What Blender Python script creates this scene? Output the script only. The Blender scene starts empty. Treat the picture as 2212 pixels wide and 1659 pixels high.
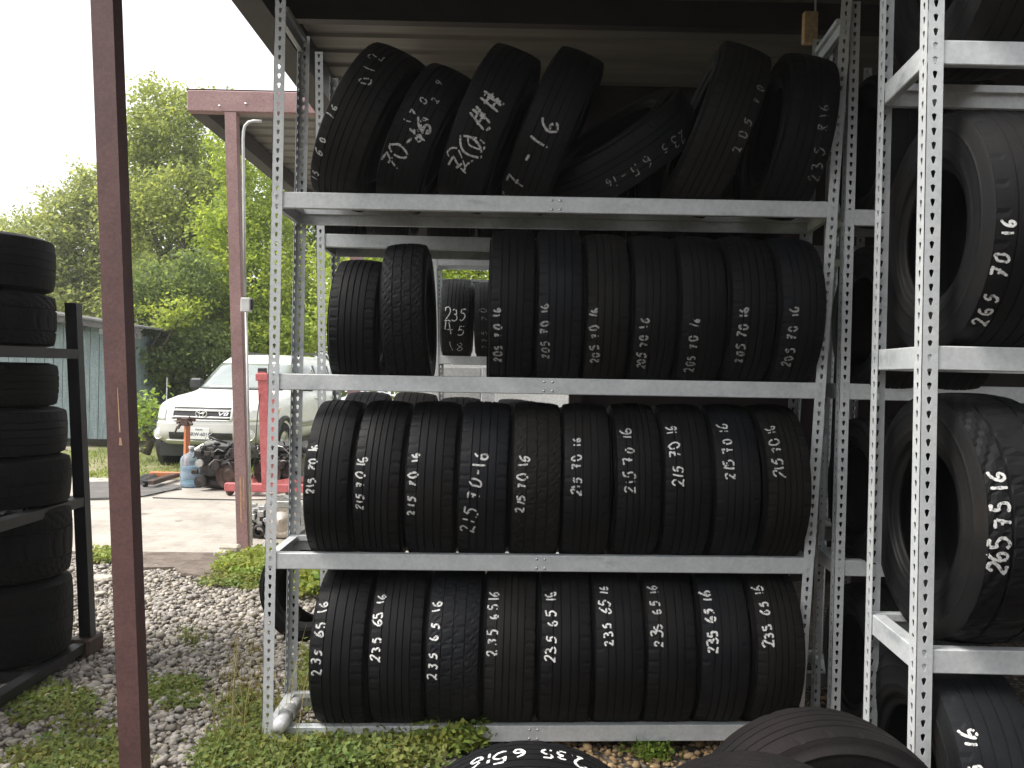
import bpy, bmesh, math, random
import numpy as np
from mathutils import Vector, Matrix

SC = bpy.context.scene
COL = SC.collection
rnd = random.Random(7)
R_ = math.radians

# ------------------------------------------------------------------ camera
F, CU, CV = 1900.0, 1106.0, 829.5            # focal length and centre, in pixels of a 2212 x 1659 view
PITCH, ROLL = math.atan(21.5 / 1900.0), 0.022
CAMP = Vector((0, 0, 1.6))
fwd = Vector((0, math.cos(PITCH), -math.sin(PITCH)))
r0 = Vector((1, 0, 0)); u0 = r0.cross(fwd)
RIGHT = r0 * math.cos(ROLL) + u0 * math.sin(ROLL)
UP = -r0 * math.sin(ROLL) + u0 * math.cos(ROLL)
cd = bpy.data.cameras.new("camera")
cam = bpy.data.objects.new("camera", cd); COL.objects.link(cam)
cd.sensor_width = 36.0; cd.lens = 36.0 * F / 2212.0; cd.clip_end = 600; cd.clip_start = 0.05
m = Matrix.Identity(4)
for i in range(3):
    m[i][0] = RIGHT[i]; m[i][1] = UP[i]; m[i][2] = -fwd[i]; m[i][3] = CAMP[i]
cam.matrix_world = m
SC.camera = cam

# ------------------------------------------------------------------ sky, sun, exposure
SUN_EL, SUN_AZ = R_(54), R_(-106)            # azimuth from +Y towards +X: behind and to the left of the camera
w = bpy.data.worlds.new("World"); SC.world = w; w.use_nodes = True
nt = w.node_tree; nt.nodes.clear()
sky = nt.nodes.new("ShaderNodeTexSky"); sky.sky_type = 'NISHITA'; sky.sun_disc = False
sky.sun_elevation = SUN_EL; sky.sun_rotation = SUN_AZ
sky.air_density = 1.0; sky.dust_density = 4.0; sky.ozone_density = 1.0
hsv = nt.nodes.new("ShaderNodeHueSaturation"); hsv.inputs['Saturation'].default_value = 0.12
mixc = nt.nodes.new("ShaderNodeMix"); mixc.data_type = 'RGBA'; mixc.inputs[0].default_value = 0.55
mixc.inputs[7].default_value = (9.0, 9.1, 9.3, 1)            # even layer of cloud over the clear sky
bg = nt.nodes.new("ShaderNodeBackground"); bg.inputs['Strength'].default_value = 0.11
wo = nt.nodes.new("ShaderNodeOutputWorld")
nt.links.new(sky.outputs[0], hsv.inputs['Color']); nt.links.new(hsv.outputs[0], mixc.inputs[6])
nt.links.new(mixc.outputs[2], bg.inputs['Color']); nt.links.new(bg.outputs[0], wo.inputs['Surface'])
sl = bpy.data.lights.new("sun", 'SUN'); sl.energy = 2.3; sl.angle = R_(25); sl.color = (1.0, 0.95, 0.88)
so = bpy.data.objects.new("sun", sl); COL.objects.link(so)
sd = Vector((math.sin(SUN_AZ) * math.cos(SUN_EL), math.cos(SUN_AZ) * math.cos(SUN_EL), math.sin(SUN_EL)))
so.rotation_euler = (-sd).to_track_quat('-Z', 'Y').to_euler()
so.location = sd * 30
SC.view_settings.view_transform = 'Standard'; SC.view_settings.look = 'None'
SC.view_settings.gamma = 1.0; SC.view_settings.exposure = 1.15
try:
    SC.cycles.max_bounces = 8; SC.cycles.diffuse_bounces = 4; SC.cycles.use_denoising = True
    SC.cycles.transparent_max_bounces = 12
except Exception:
    pass

# ------------------------------------------------------------------ helpers
def ray(u, v):
    return fwd * F + RIGHT * (u - CU) + UP * (CV - v)
def P(u, v, y):
    d = ray(u, v); return CAMP + d * (y / d.y)
def G(u, v, z=0.0):
    d = ray(u, v); return CAMP + d * ((z - CAMP.z) / d.z)

ORG = {}
def org(o):
    return ORG.get(o.name, Vector((0, 0, 0))) if o is not None else Vector((0, 0, 0))

class MB:
    def __init__(s):
        s.v = []; s.f = []
    def add(s, vs, fs):
        n = len(s.v); s.v.extend([tuple(p) for p in vs]); s.f.extend([tuple(i + n for i in f) for f in fs])
        return s
    def box(s, lo, hi, mat=None):
        x0, y0, z0 = lo; x1, y1, z1 = hi
        vs = [Vector(p) for p in ((x0, y0, z0), (x1, y0, z0), (x1, y1, z0), (x0, y1, z0), (x0, y0, z1), (x1, y0, z1), (x1, y1, z1), (x0, y1, z1))]
        if mat is not None: vs = [mat @ p for p in vs]
        return s.add(vs, [(0, 3, 2, 1), (4, 5, 6, 7), (0, 1, 5, 4), (1, 2, 6, 5), (2, 3, 7, 6), (3, 0, 4, 7)])
    def cbox(s, lo, hi, b=0.006, mat=None):
        """box with chamfered edges"""
        x0, y0, z0 = lo; x1, y1, z1 = hi
        bm = bmesh.new(); bmesh.ops.create_cube(bm, size=1.0)
        for vv in bm.verts:
            vv.co = Vector(((x0 + x1) / 2 + vv.co.x * (x1 - x0), (y0 + y1) / 2 + vv.co.y * (y1 - y0), (z0 + z1) / 2 + vv.co.z * (z1 - z0)))
        b = min(b, 0.3 * min(x1 - x0, y1 - y0, z1 - z0))
        bmesh.ops.bevel(bm, geom=list(bm.edges), offset=b, segments=1, affect='EDGES')
        bm.verts.index_update()
        vs = [vv.co.copy() for vv in bm.verts]
        if mat is not None: vs = [mat @ p for p in vs]
        s.add(vs, [[vv.index for vv in f.verts] for f in bm.faces]); bm.free(); return s
    def tube(s, pts, rad, seg=10, cap=True):
        pts = [Vector(p) for p in pts]; rads = rad if isinstance(rad, (list, tuple)) else [rad] * len(pts)
        n0 = len(s.v); prev = None
        for i, p in enumerate(pts):
            t = (pts[min(i + 1, len(pts) - 1)] - pts[max(i - 1, 0)]).normalized()
            if prev is None:
                a = Vector((0, 0, 1)) if abs(t.z) < 0.9 else Vector((1, 0, 0))
                x = t.cross(a).normalized()
            else:
                x = (prev - t * prev.dot(t)).normalized()
            prev = x; yv = t.cross(x)
            for k in range(seg):
                an = 2 * math.pi * k / seg
                s.v.append(tuple(p + (x * math.cos(an) + yv * math.sin(an)) * rads[i]))
        for i in range(len(pts) - 1):
            for k in range(seg):
                a = n0 + i * seg + k; b = n0 + i * seg + (k + 1) % seg
                s.f.append((a, b, b + seg, a + seg))
        if cap:
            s.f.append(tuple(n0 + k for k in range(seg))[::-1])
            s.f.append(tuple(n0 + (len(pts) - 1) * seg + k for k in range(seg)))
        return s
    def lathe(s, prof, seg=32, mat=None, close=False):
        """prof: (radius, height) about Z"""
        n0 = len(s.v)
        for (r, z) in prof:
            for k in range(seg):
                an = 2 * math.pi * k / seg; p = Vector((r * math.cos(an), r * math.sin(an), z))
                s.v.append(tuple(mat @ p if mat is not None else p))
        n = len(prof)
        for i in range(n if close else n - 1):
            j = (i + 1) % n
            for k in range(seg):
                k2 = (k + 1) % seg
                s.f.append((n0 + i * seg + k, n0 + i * seg + k2, n0 + j * seg + k2, n0 + j * seg + k))
        return s
    def prism(s, poly, d0, d1, fn):
        """2-D polygon extruded: fn(a, b, d) -> point"""
        n = len(poly)
        vs = [fn(a, b, d0) for a, b in poly] + [fn(a, b, d1) for a, b in poly]
        fs = [tuple(range(n))[::-1], tuple(range(n, 2 * n))] + [(i, (i + 1) % n, n + (i + 1) % n, n + i) for i in range(n)]
        return s.add(vs, fs)
    def dome(s, c, n, r, h, seg=8):
        n = Vector(n).normalized(); a = Vector((0, 0, 1)) if abs(n.z) < 0.9 else Vector((1, 0, 0))
        x = n.cross(a).normalized(); y = n.cross(x); c = Vector(c); vs = []; 
        for (q, hh) in ((1.0, 0.0), (0.75, 0.7)):
            for k in range(seg):
                an = 2 * math.pi * k / seg; vs.append(c + (x * math.cos(an) + y * math.sin(an)) * r * q + n * h * hh)
        vs.append(c + n * h)
        fs = [(k, (k + 1) % seg, seg + (k + 1) % seg, seg + k) for k in range(seg)] + [(seg + k, seg + (k + 1) % seg, 2 * seg) for k in range(seg)]
        return s.add(vs, fs)
    def build(s, name, mat, parent=None, smooth=False, world=True):
        me = bpy.data.meshes.new(name)
        vs = s.v
        if parent is not None and world:
            o = org(parent); vs = [(p[0] - o.x, p[1] - o.y, p[2] - o.z) for p in vs]
        me.from_pydata([tuple(p) for p in vs], [], s.f)
        fix_normals(me)
        if smooth: me.polygons.foreach_set('use_smooth', [True] * len(me.polygons))
        me.materials.append(mat); me.update()
        ob = bpy.data.objects.new(name, me); COL.objects.link(ob)
        if parent is not None:
            ob.parent = parent; ORG[ob.name] = org(parent)
        return ob

def fix_normals(me):
    bm = bmesh.new(); bm.from_mesh(me); bmesh.ops.recalc_face_normals(bm, faces=bm.faces); bm.to_mesh(me); bm.free()

def smooth_angle(ob, deg=35):
    me = ob.data
    bm = bmesh.new(); bm.from_mesh(me)
    for f in bm.faces: f.smooth = True
    for e in bm.edges:
        if len(e.link_faces) == 2: e.smooth = e.calc_face_angle(0) < R_(deg)
    bm.to_mesh(me); bm.free()
    return ob

def thing(name, label, cat, loc=(0, 0, 0), group=None, rot=None):
    o = bpy.data.objects.new(name, None); COL.objects.link(o)
    o.location = loc; o.empty_display_size = 0.1
    if rot: o.rotation_euler = rot
    o['label'] = label; o['category'] = cat
    if group: o['group'] = group
    ORG[o.name] = Vector(loc)
    return o
def tag(o, label=None, cat=None, group=None, kind=None):
    if label: o['label'] = label
    if cat: o['category'] = cat
    if group: o['group'] = group
    if kind: o['kind'] = kind
    return o

# ------------------------------------------------------------------ materials
def new_mat(name):
    mt = bpy.data.materials.new(name); mt.use_nodes = True
    b = mt.node_tree.nodes['Principled BSDF']
    return mt, mt.node_tree, b
def N(nt, kind, **kw):
    n = nt.nodes.new(kind)
    for k, v in kw.items(): setattr(n, k, v)
    return n
def noise(nt, scale, detail=4, rough=0.6, coord='Object', stretch=None):
    tc = N(nt, 'ShaderNodeTexCoord'); nz = N(nt, 'ShaderNodeTexNoise')
    nz.inputs['Scale'].default_value = scale; nz.inputs['Detail'].default_value = detail; nz.inputs['Roughness'].default_value = rough
    if stretch:
        mp = N(nt, 'ShaderNodeMapping'); mp.inputs['Scale'].default_value = stretch
        nt.links.new(tc.outputs[coord], mp.inputs[0]); nt.links.new(mp.outputs[0], nz.inputs['Vector'])
    else:
        nt.links.new(tc.outputs[coord], nz.inputs['Vector'])
    return nz
def ramp(nt, src, stops):
    r = N(nt, 'ShaderNodeValToRGB'); e = r.color_ramp.elements
    while len(e) > 1: e.remove(e[-1])
    e[0].position = stops[0][0]; e[0].color = (*stops[0][1], 1)
    for p, c in stops[1:]:
        k = e.new(p); k.color = (*c, 1)
    nt.links.new(src, r.inputs[0]); return r
def mix(nt, fac, a, b, mode='MIX'):
    mx = N(nt, 'ShaderNodeMix', data_type='RGBA', blend_type=mode)
    for s_, q in ((0, fac), (6, a), (7, b)):
        if isinstance(q, (int, float)): mx.inputs[s_].default_value = q
        elif isinstance(q, tuple): mx.inputs[s_].default_value = (*q, 1)
        else: nt.links.new(q, mx.inputs[s_])
    return mx.outputs[2]
def bump(nt, b, src, strength, dist=0.01):
    bp = N(nt, 'ShaderNodeBump'); bp.inputs['Strength'].default_value = strength; bp.inputs['Distance'].default_value = dist
    nt.links.new(src, bp.inputs['Height']); nt.links.new(bp.outputs[0], b.inputs['Normal'])
def simple(name, c0, c1, scale=8, rough=0.6, metal=0.0, bmp=0.0, stretch=None, spec=0.5, fine=None):
    mt, nt, b = new_mat(name)
    nz = noise(nt, scale, 5, 0.65, stretch=stretch)
    r = ramp(nt, nz.outputs[0], [(0.35, c0), (0.65, c1)])
    col = r.outputs[0]
    if fine:
        n2 = noise(nt, fine, 3, 0.7)
        r2 = ramp(nt, n2.outputs[0], [(0.3, (0.72, 0.72, 0.72)), (0.7, (1.15, 1.15, 1.15))])
        col = mix(nt, 1.0, col, r2.outputs[0], 'MULTIPLY')
    nt.links.new(col, b.inputs['Base Color'])
    b.inputs['Roughness'].default_value = rough; b.inputs['Metallic'].default_value = metal
    b.inputs['Specular IOR Level'].default_value = spec
    if bmp:
        n3 = noise(nt, (fine or scale) * 1.5, 4, 0.7); bump(nt, b, n3.outputs[0], bmp)
    return mt

def make_rubber(name, dark, light, rough=0.62, brown=(0.022, 0.018, 0.014)):
    mt, nt, b = new_mat(name)
    nz = noise(nt, 6, 5, 0.65); oi = N(nt, 'ShaderNodeObjectInfo')
    r = ramp(nt, nz.outputs[0], [(0.3, dark), (0.72, light)])
    n2 = noise(nt, 2.3, 3, 0.6); r2 = ramp(nt, n2.outputs[0], [(0.5, (0, 0, 0)), (0.75, (1, 1, 1))])
    dust = N(nt, 'ShaderNodeMath', operation='MULTIPLY'); nt.links.new(r2.outputs[0], dust.inputs[0]); nt.links.new(oi.outputs['Random'], dust.inputs[1])
    d2 = N(nt, 'ShaderNodeMath', operation='MULTIPLY'); nt.links.new(dust.outputs[0], d2.inputs[0]); d2.inputs[1].default_value = 0.5
    col = mix(nt, d2.outputs[0], r.outputs[0], brown)
    n5 = noise(nt, 160, 2, 0.7); r5 = ramp(nt, n5.outputs[0], [(0.3, (0.75, 0.75, 0.75)), (0.7, (1.3, 1.3, 1.3))])
    col = mix(nt, 1.0, col, r5.outputs[0], 'MULTIPLY')
    nt.links.new(col, b.inputs['Base Color'])
    rr = ramp(nt, n2.outputs[0], [(0.3, (rough - 0.1,) * 3), (0.7, (rough + 0.12,) * 3)])
    nt.links.new(rr.outputs[0], b.inputs['Roughness']); b.inputs['Specular IOR Level'].default_value = 0.17
    n4 = noise(nt, 220, 3, 0.7); bump(nt, b, n4.outputs[0], 0.25, 0.003)
    return mt

M = {}
M['rubber'] = make_rubber('tire_rubber', (0.0042, 0.0043, 0.0049), (0.0088, 0.009, 0.0102))
M['rubber_side'] = make_rubber('sidewall_rubber', (0.0042, 0.0042, 0.0046), (0.0085, 0.0083, 0.0088), 0.55)
M['rubber_dusty'] = make_rubber('dusty_tire_rubber', (0.006, 0.0054, 0.0056), (0.013, 0.011, 0.0112), 0.68, (0.022, 0.016, 0.014))

M['rubber_blue'] = make_rubber('bluish_tire_rubber', (0.005, 0.0055, 0.007), (0.011, 0.012, 0.0145), 0.6)
M['rubber_brown'] = make_rubber('weathered_tire_rubber', (0.0072, 0.0068, 0.0063), (0.014, 0.013, 0.0122), 0.7, (0.03, 0.025, 0.02))
def make_chalk(k=.72, name='chalk'):
    mt, nt, b = new_mat(name)
    nz = noise(nt, 90, 3, 0.75)
    r = ramp(nt, nz.outputs[0], [(0.33, (k * .12, k * .12, k * .12)), (0.52, (k, k, k * .98))])
    nt.links.new(r.outputs[0], b.inputs['Base Color']); b.inputs['Roughness'].default_value = 0.95
    return mt
M['chalk'] = make_chalk()
M['shaded_chalk'] = make_chalk(.34, 'shaded_chalk'); M['soft_chalk'] = make_chalk(.52, 'soft_chalk')  # second row's shade is put into the first, greyer chalk colour
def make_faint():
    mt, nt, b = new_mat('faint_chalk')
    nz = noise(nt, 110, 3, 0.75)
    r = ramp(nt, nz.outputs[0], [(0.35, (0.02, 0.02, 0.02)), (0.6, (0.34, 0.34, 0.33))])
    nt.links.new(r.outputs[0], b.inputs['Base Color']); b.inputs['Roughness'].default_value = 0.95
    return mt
M['faint_chalk'] = make_faint()  # faint writing; at the top row's right end also shade put into the colour

def make_galv():
    mt, nt, b = new_mat('galvanised_steel')
    nz = noise(nt, 9, 5, 0.6); r = ramp(nt, nz.outputs[0], [(0.3, (0.54, 0.565, 0.575)), (0.7, (0.66, 0.68, 0.685))])
    n2 = noise(nt, 3.1, 4, 0.6, stretch=(1, 1, 2.2)); r2 = ramp(nt, n2.outputs[0], [(0.60, (0, 0, 0)), (0.72, (0.75, 0.75, 0.75))])
    col = mix(nt, r2.outputs[0], r.outputs[0], (0.27, 0.31, 0.32))
    n3 = noise(nt, 60, 3, 0.7); r3 = ramp(nt, n3.outputs[0], [(0.3, (0.86, 0.86, 0.86)), (0.7, (1.06, 1.06, 1.06))])
    col = mix(nt, 1.0, col, r3.outputs[0], 'MULTIPLY')
    n6 = noise(nt, 14, 4, 0.8); r6 = ramp(nt, n6.outputs[0], [(0.70, (0, 0, 0)), (0.78, (0.5, 0.5, 0.5))])
    col = mix(nt, r6.outputs[0], col, (0.30, 0.22, 0.15))
    nt.links.new(col, b.inputs['Base Color']); b.inputs['Roughness'].default_value = 0.48; b.inputs['Metallic'].default_value = 0.15
    bump(nt, b, n3.outputs[0], 0.06, 0.004)
    return mt
M['galv'] = make_galv()
M['red_steel'] = simple('red_primer_steel', (0.095, 0.046, 0.043), (0.14, 0.068, 0.063), 5, 0.6, 0, 0.12, fine=90)
M['pink_steel'] = simple('faded_red_steel', (0.26, 0.15, 0.145), (0.34, 0.21, 0.20), 4, 0.62, 0, 0.1, fine=70)
M['dark_steel'] = simple('dark_brown_steel', (0.018, 0.012, 0.012), (0.035, 0.02, 0.02), 3, 0.6, 0, 0.1, fine=60)
M['scratch'] = simple('bare_scratch', (0.42, 0.24, 0.14), (0.6, 0.36, 0.22), 40, 0.7)
M['black_steel'] = simple('black_steel', (0.008, 0.008, 0.01), (0.02, 0.02, 0.023), 6, 0.5, 0, 0.1, fine=80)
M['roof_tin'] = simple('roof_tin', (0.135, 0.125, 0.112), (0.20, 0.185, 0.165), 2, 0.55, 0.1, 0.05, stretch=(0.3, 4, 1))
M['wood'] = simple('raw_wood', (0.55, 0.38, 0.22), (0.72, 0.52, 0.33), 6, 0.8, stretch=(6, 6, 1), fine=40)
M['white_pipe'] = simple('white_pvc', (0.55, 0.56, 0.58), (0.7, 0.7, 0.7), 9, 0.4, fine=50)
M['conduit'] = simple('conduit_grey', (0.5, 0.5, 0.48), (0.66, 0.66, 0.64), 6, 0.4, 0.3)
M['engine'] = simple('greasy_iron', (0.012, 0.011, 0.011), (0.07, 0.062, 0.056), 14, 0.45, 0.4, 0.4, fine=60)
M['rust'] = simple('rusty_iron', (0.05, 0.03, 0.025), (0.12, 0.075, 0.06), 12, 0.6, 0.3, 0.3, fine=60)
M['alu'] = simple('cast_aluminium', (0.35, 0.35, 0.34), (0.6, 0.6, 0.58), 16, 0.4, 0.6, 0.4, fine=70)
M['beige_metal'] = simple('beige_metal', (0.55, 0.49, 0.42), (0.68, 0.62, 0.54), 8, 0.5, 0.2, 0.05, fine=60)
M['hoist_red'] = simple('hoist_red_paint', (0.42, 0.09, 0.095), (0.52, 0.15, 0.15), 7, 0.45, 0, 0.05, fine=50)
M['orange'] = simple('orange_paint', (0.42, 0.13, 0.05), (0.55, 0.2, 0.08), 7, 0.55, 0, 0.05, fine=50)
M['black_plastic'] = simple('black_plastic', (0.012, 0.012, 0.013), (0.03, 0.03, 0.032), 8, 0.45, fine=50)
M['car_paint'] = simple('pale_silver_paint', (0.70, 0.70, 0.68), (0.75, 0.75, 0.73), 3, 0.25, 0.1)
M['car_trim'] = simple('bumper_silver', (0.44, 0.435, 0.41), (0.48, 0.475, 0.45), 3, 0.4, 0.1)
M['chrome'] = simple('chrome', (0.7, 0.7, 0.7), (0.78, 0.78, 0.78), 5, 0.18, 0.9)
M['lens'] = simple('headlight_lens', (0.62, 0.63, 0.62), (0.75, 0.76, 0.75), 12, 0.12, 0.2)
M['amber'] = simple('amber_lens', (0.6, 0.32, 0.14), (0.7, 0.4, 0.2), 12, 0.2)
M['plate'] = simple('plate_white', (0.66, 0.66, 0.66), (0.74, 0.74, 0.74), 6, 0.5)
M['ink'] = simple('plate_ink', (0.03, 0.03, 0.06), (0.05, 0.05, 0.09), 6, 0.5)
M['shed_wood'] = simple('blue_grey_siding', (0.145, 0.19, 0.205), (0.225, 0.28, 0.295), 3.5, 0.8, 0, 0.2, stretch=(5, 5, 0.5), fine=25)
M['shed_trim'] = simple('dark_fascia', (0.05, 0.05, 0.05), (0.1, 0.095, 0.09), 5, 0.8, fine=30)
M['roof_felt'] = simple('roof_felt', (0.10, 0.10, 0.105), (0.18, 0.175, 0.17), 4, 0.85, fine=30)
M['white_wall'] = simple('off_white_panel', (0.52, 0.52, 0.50), (0.62, 0.62, 0.6), 2, 0.6, fine=40)
M['tan_wall'] = simple('tan_panel', (0.45, 0.33, 0.22), (0.55, 0.41, 0.28), 3, 0.7, fine=40)
M['slate_wall'] = simple('slate_blue_siding', (0.05, 0.075, 0.09), (0.09, 0.12, 0.14), 3, 0.7, fine=40)
M['mat'] = simple('grey_rubber_mat', (0.10, 0.095, 0.09), (0.16, 0.15, 0.14), 5, 0.9, fine=60)
M['rag'] = simple('dark_rag', (0.035, 0.033, 0.035), (0.075, 0.07, 0.07), 9, 0.9, fine=40)
M['bark'] = simple('bark', (0.06, 0.048, 0.036), (0.13, 0.105, 0.08), 6, 0.9, 0, 0.5, stretch=(6, 6, 1), fine=30)
M['film'] = simple('plastic_film', (0.2, 0.2, 0.21), (0.36, 0.36, 0.37), 9, 0.3)
M['stone'] = simple('pale_stone', (0.42, 0.38, 0.31), (0.55, 0.5, 0.42), 9, 0.85, 0, 0.3, fine=60)
M['yellow_stone'] = simple('yellow_stone', (0.36, 0.27, 0.13), (0.48, 0.37, 0.2), 9, 0.85, 0, 0.3, fine=60)

def make_glass_dark():
    mt, nt, b = new_mat('car_glass')
    b.inputs['Base Color'].default_value = (0.10, 0.12, 0.12, 1); b.inputs['Roughness'].default_value = 0.04
    b.inputs['Specular IOR Level'].default_value = 0.9; b.inputs['Coat Weight'].default_value = 0.6
    return mt
M['car_glass'] = make_glass_dark()
def make_screen():
    mt, nt, b = new_mat('windshield_shade')
    nz = noise(nt, 2.0, 3); r = ramp(nt, nz.outputs[0], [(0.3, (0.17, 0.20, 0.195)), (0.7, (0.25, 0.28, 0.27))])
    nt.links.new(r.outputs[0], b.inputs['Base Color'])
    b.inputs['Roughness'].default_value = 0.08; b.inputs['Coat Weight'].default_value = 1.0
    return mt
M['windshield'] = make_screen()
def make_jug(name, col, rough, tr):
    mt, nt, b = new_mat(name)
    b.inputs['Base Color'].default_value = (*col, 1); b.inputs['Roughness'].default_value = rough
    b.inputs['Transmission Weight'].default_value = tr; b.inputs['IOR'].default_value = 1.15
    return mt
M['jug'] = make_jug('blue_polycarbonate', (0.78, 0.88, 0.97), 0.1, 0.88)
M['water'] = make_jug('water', (0.45, 0.70, 0.86), 0.06, 0.75)

def attr_mat(name, rough=0.8, transl=0.0, bmp=None):
    mt, nt, b = new_mat(name)
    at = N(nt, 'ShaderNodeAttribute', attribute_name='tint')
    nt.links.new(at.outputs['Color'], b.inputs['Base Color']); b.inputs['Roughness'].default_value = rough
    b.inputs['Specular IOR Level'].default_value = 0.25
    if transl:
        tb = N(nt, 'ShaderNodeBsdfTranslucent'); ms = N(nt, 'ShaderNodeMixShader'); ms.inputs[0].default_value = transl
        out = nt.nodes['Material Output']
        br = mix(nt, 1.0, at.outputs['Color'], (1.9, 1.8, 1.0), 'MULTIPLY'); nt.links.new(br, tb.inputs['Color'])
        nt.links.new(b.outputs[0], ms.inputs[1]); nt.links.new(tb.outputs[0], ms.inputs[2]); nt.links.new(ms.outputs[0], out.inputs['Surface'])
    return mt
M['leaf'] = attr_mat('leaf', 0.6, 0.5)
M['weed'] = attr_mat('weed_leaf', 0.65, 0.3)
M['pebble'] = attr_mat('pebble', 0.85)

def np_mesh(name, verts, faces, tint, mat, kindsize, parent=None, world=True):
    """verts (n,3) faces (m,k) tint (m,3) per face"""
    me = bpy.data.meshes.new(name)
    verts = np.asarray(verts, dtype=np.float32)
    if parent is not None and world:
        o = org(parent); verts = verts - np.array([o.x, o.y, o.z], dtype=np.float32)
    m_, k = faces.shape
    me.vertices.add(len(verts)); me.vertices.foreach_set('co', verts.ravel())
    me.loops.add(m_ * k); me.loops.foreach_set('vertex_index', faces.astype(np.int32).ravel())
    me.polygons.add(m_); me.polygons.foreach_set('loop_start', np.arange(0, m_ * k, k, dtype=np.int32))
    if kindsize: me.polygons.foreach_set('use_smooth', np.ones(m_, dtype=bool))
    me.update(calc_edges=True)
    at = me.color_attributes.new('tint', 'FLOAT_COLOR', 'CORNER')
    c = np.ones((m_ * k, 4), dtype=np.float32); c[:, :3] = np.repeat(tint, k, axis=0)
    at.data.foreach_set('color', c.ravel())
    me.materials.append(mat); me.validate()
    ob = bpy.data.objects.new(name, me); COL.objects.link(ob)
    if parent is not None:
        ob.parent = parent; ORG[ob.name] = org(parent)
    return ob

# ------------------------------------------------------------------ ground
def gravel_mat():
    mt, nt, b = new_mat('gravel_bed')
    tc = N(nt, 'ShaderNodeTexCoord')
    vo = N(nt, 'ShaderNodeTexVoronoi'); vo.inputs['Scale'].default_value = 34; nt.links.new(tc.outputs['Object'], vo.inputs['Vector'])
    r = ramp(nt, vo.outputs['Distance'], [(0.1, (0.34, 0.30, 0.25)), (0.55, (0.05, 0.042, 0.034))])
    sep = N(nt, 'ShaderNodeSeparateColor'); nt.links.new(vo.outputs['Color'], sep.inputs[0])
    r2 = ramp(nt, sep.outputs[0], [(0.0, (0.6, 0.58, 0.55)), (1.0, (1.2, 1.15, 1.05))])
    col = mix(nt, 1.0, r.outputs[0], r2.outputs[0], 'MULTIPLY')
    nz = noise(nt, 1.1, 5, 0.65); r3 = ramp(nt, nz.outputs[0], [(0.42, (0, 0, 0)), (0.62, (1, 1, 1))])
    col = mix(nt, r3.outputs[0], col, (0.075, 0.058, 0.042))
    nt.links.new(col, b.inputs['Base Color']); b.inputs['Roughness'].default_value = 0.9
    inv = N(nt, 'ShaderNodeMath', operation='SUBTRACT'); inv.inputs[0].default_value = 1.0; nt.links.new(vo.outputs['Distance'], inv.inputs[1])
    bump(nt, b, inv.outputs[0], 0.8, 0.02)
    return mt
def grass_ground_mat():
    mt, nt, b = new_mat('grassy_ground')
    nz = noise(nt, 0.55, 6, 0.7); r = ramp(nt, nz.outputs[0], [(0.36, (0.14, 0.17, 0.045)), (0.50, (0.21, 0.22, 0.075)), (0.60, (0.36, 0.32, 0.21))])
    n2 = noise(nt, 24, 4, 0.8); r2 = ramp(nt, n2.outputs[0], [(0.3, (0.5, 0.5, 0.5)), (0.7, (1.3, 1.3, 1.3))])
    nt.links.new(mix(nt, 1.0, r.outputs[0], r2.outputs[0], 'MULTIPLY'), b.inputs['Base Color'])
    b.inputs['Roughness'].default_value = 0.95; bump(nt, b, n2.outputs[0], 0.8, 0.05)
    return mt
def slab_mat():
    mt, nt, b = new_mat('old_concrete')
    nz = noise(nt, 0.9, 6, 0.65); r = ramp(nt, nz.outputs[0], [(0.3, (0.32, 0.29, 0.25)), (0.7, (0.45, 0.42, 0.375))])
    n2 = noise(nt, 2.6, 6, 0.75); r2 = ramp(nt, n2.outputs[0], [(0.48, (1, 1, 1)), (0.72, (0.66, 0.62, 0.58))])
    n3 = noise(nt, 60, 3, 0.7); r3 = ramp(nt, n3.outputs[0], [(0.3, (0.85, 0.85, 0.85)), (0.7, (1.08, 1.08, 1.08))])
    n4 = noise(nt, 4.5, 3, 0.5); r4 = ramp(nt, n4.outputs[0], [(0.66, (1, 1, 1)), (0.73, (0.5, 0.47, 0.44))])
    col = mix(nt, 1.0, r.outputs[0], r2.outputs[0], 'MULTIPLY'); col = mix(nt, 1.0, col, r4.outputs[0], 'MULTIPLY'); col = mix(nt, 1.0, col, r3.outputs[0], 'MULTIPLY')
    nt.links.new(col, b.inputs['Base Color']); b.inputs['Roughness'].default_value = 0.85; bump(nt, b, n3.outputs[0], 0.2, 0.01)
    return mt
M['dirt'] = simple('dirt', (0.10, 0.075, 0.062), (0.22, 0.18, 0.15), 5, 0.95, 0, 0.6, fine=30)
gy = [(-20, -.03), (12.9, -.03), (14.4, -.18), (22, -.18), (32, -.1), (46, -.1)]
g = MB().add([(x, y, z) for y, z in gy for x in (-52, 52)], [(2 * i, 2 * i + 1, 2 * i + 3, 2 * i + 2) for i in range(5)]).build('ground', grass_ground_mat())
tag(g, kind='structure')
gx = MB(); nx, ny = 40, 44
gv = []
for j in range(ny + 1):
    for i in range(nx + 1):
        x = -9 + 15 * i / nx; y = -1.5 + 8.95 * j / ny
        gv.append((x, y, 0.012 * math.sin(x * 2.3 + y) * math.sin(y * 1.7) - (0.02 if (i in (0, nx) or j in (0, ny)) else 0)))
gx.add(gv, [(j * (nx + 1) + i, j * (nx + 1) + i + 1, (j + 1) * (nx + 1) + i + 1, (j + 1) * (nx + 1) + i) for j in range(ny) for i in range(nx)])
tag(gx.build('gravel_yard', gravel_mat(), smooth=True), kind='structure')
dq = [(-4.2, -8.9), (4.9, -8.9), (4.9, 1.9), (1.9, 2.75), (.3, 2.8), (-.9, 2.6), (-1.6, 2.5), (-4.2, 2.2)]
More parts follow.
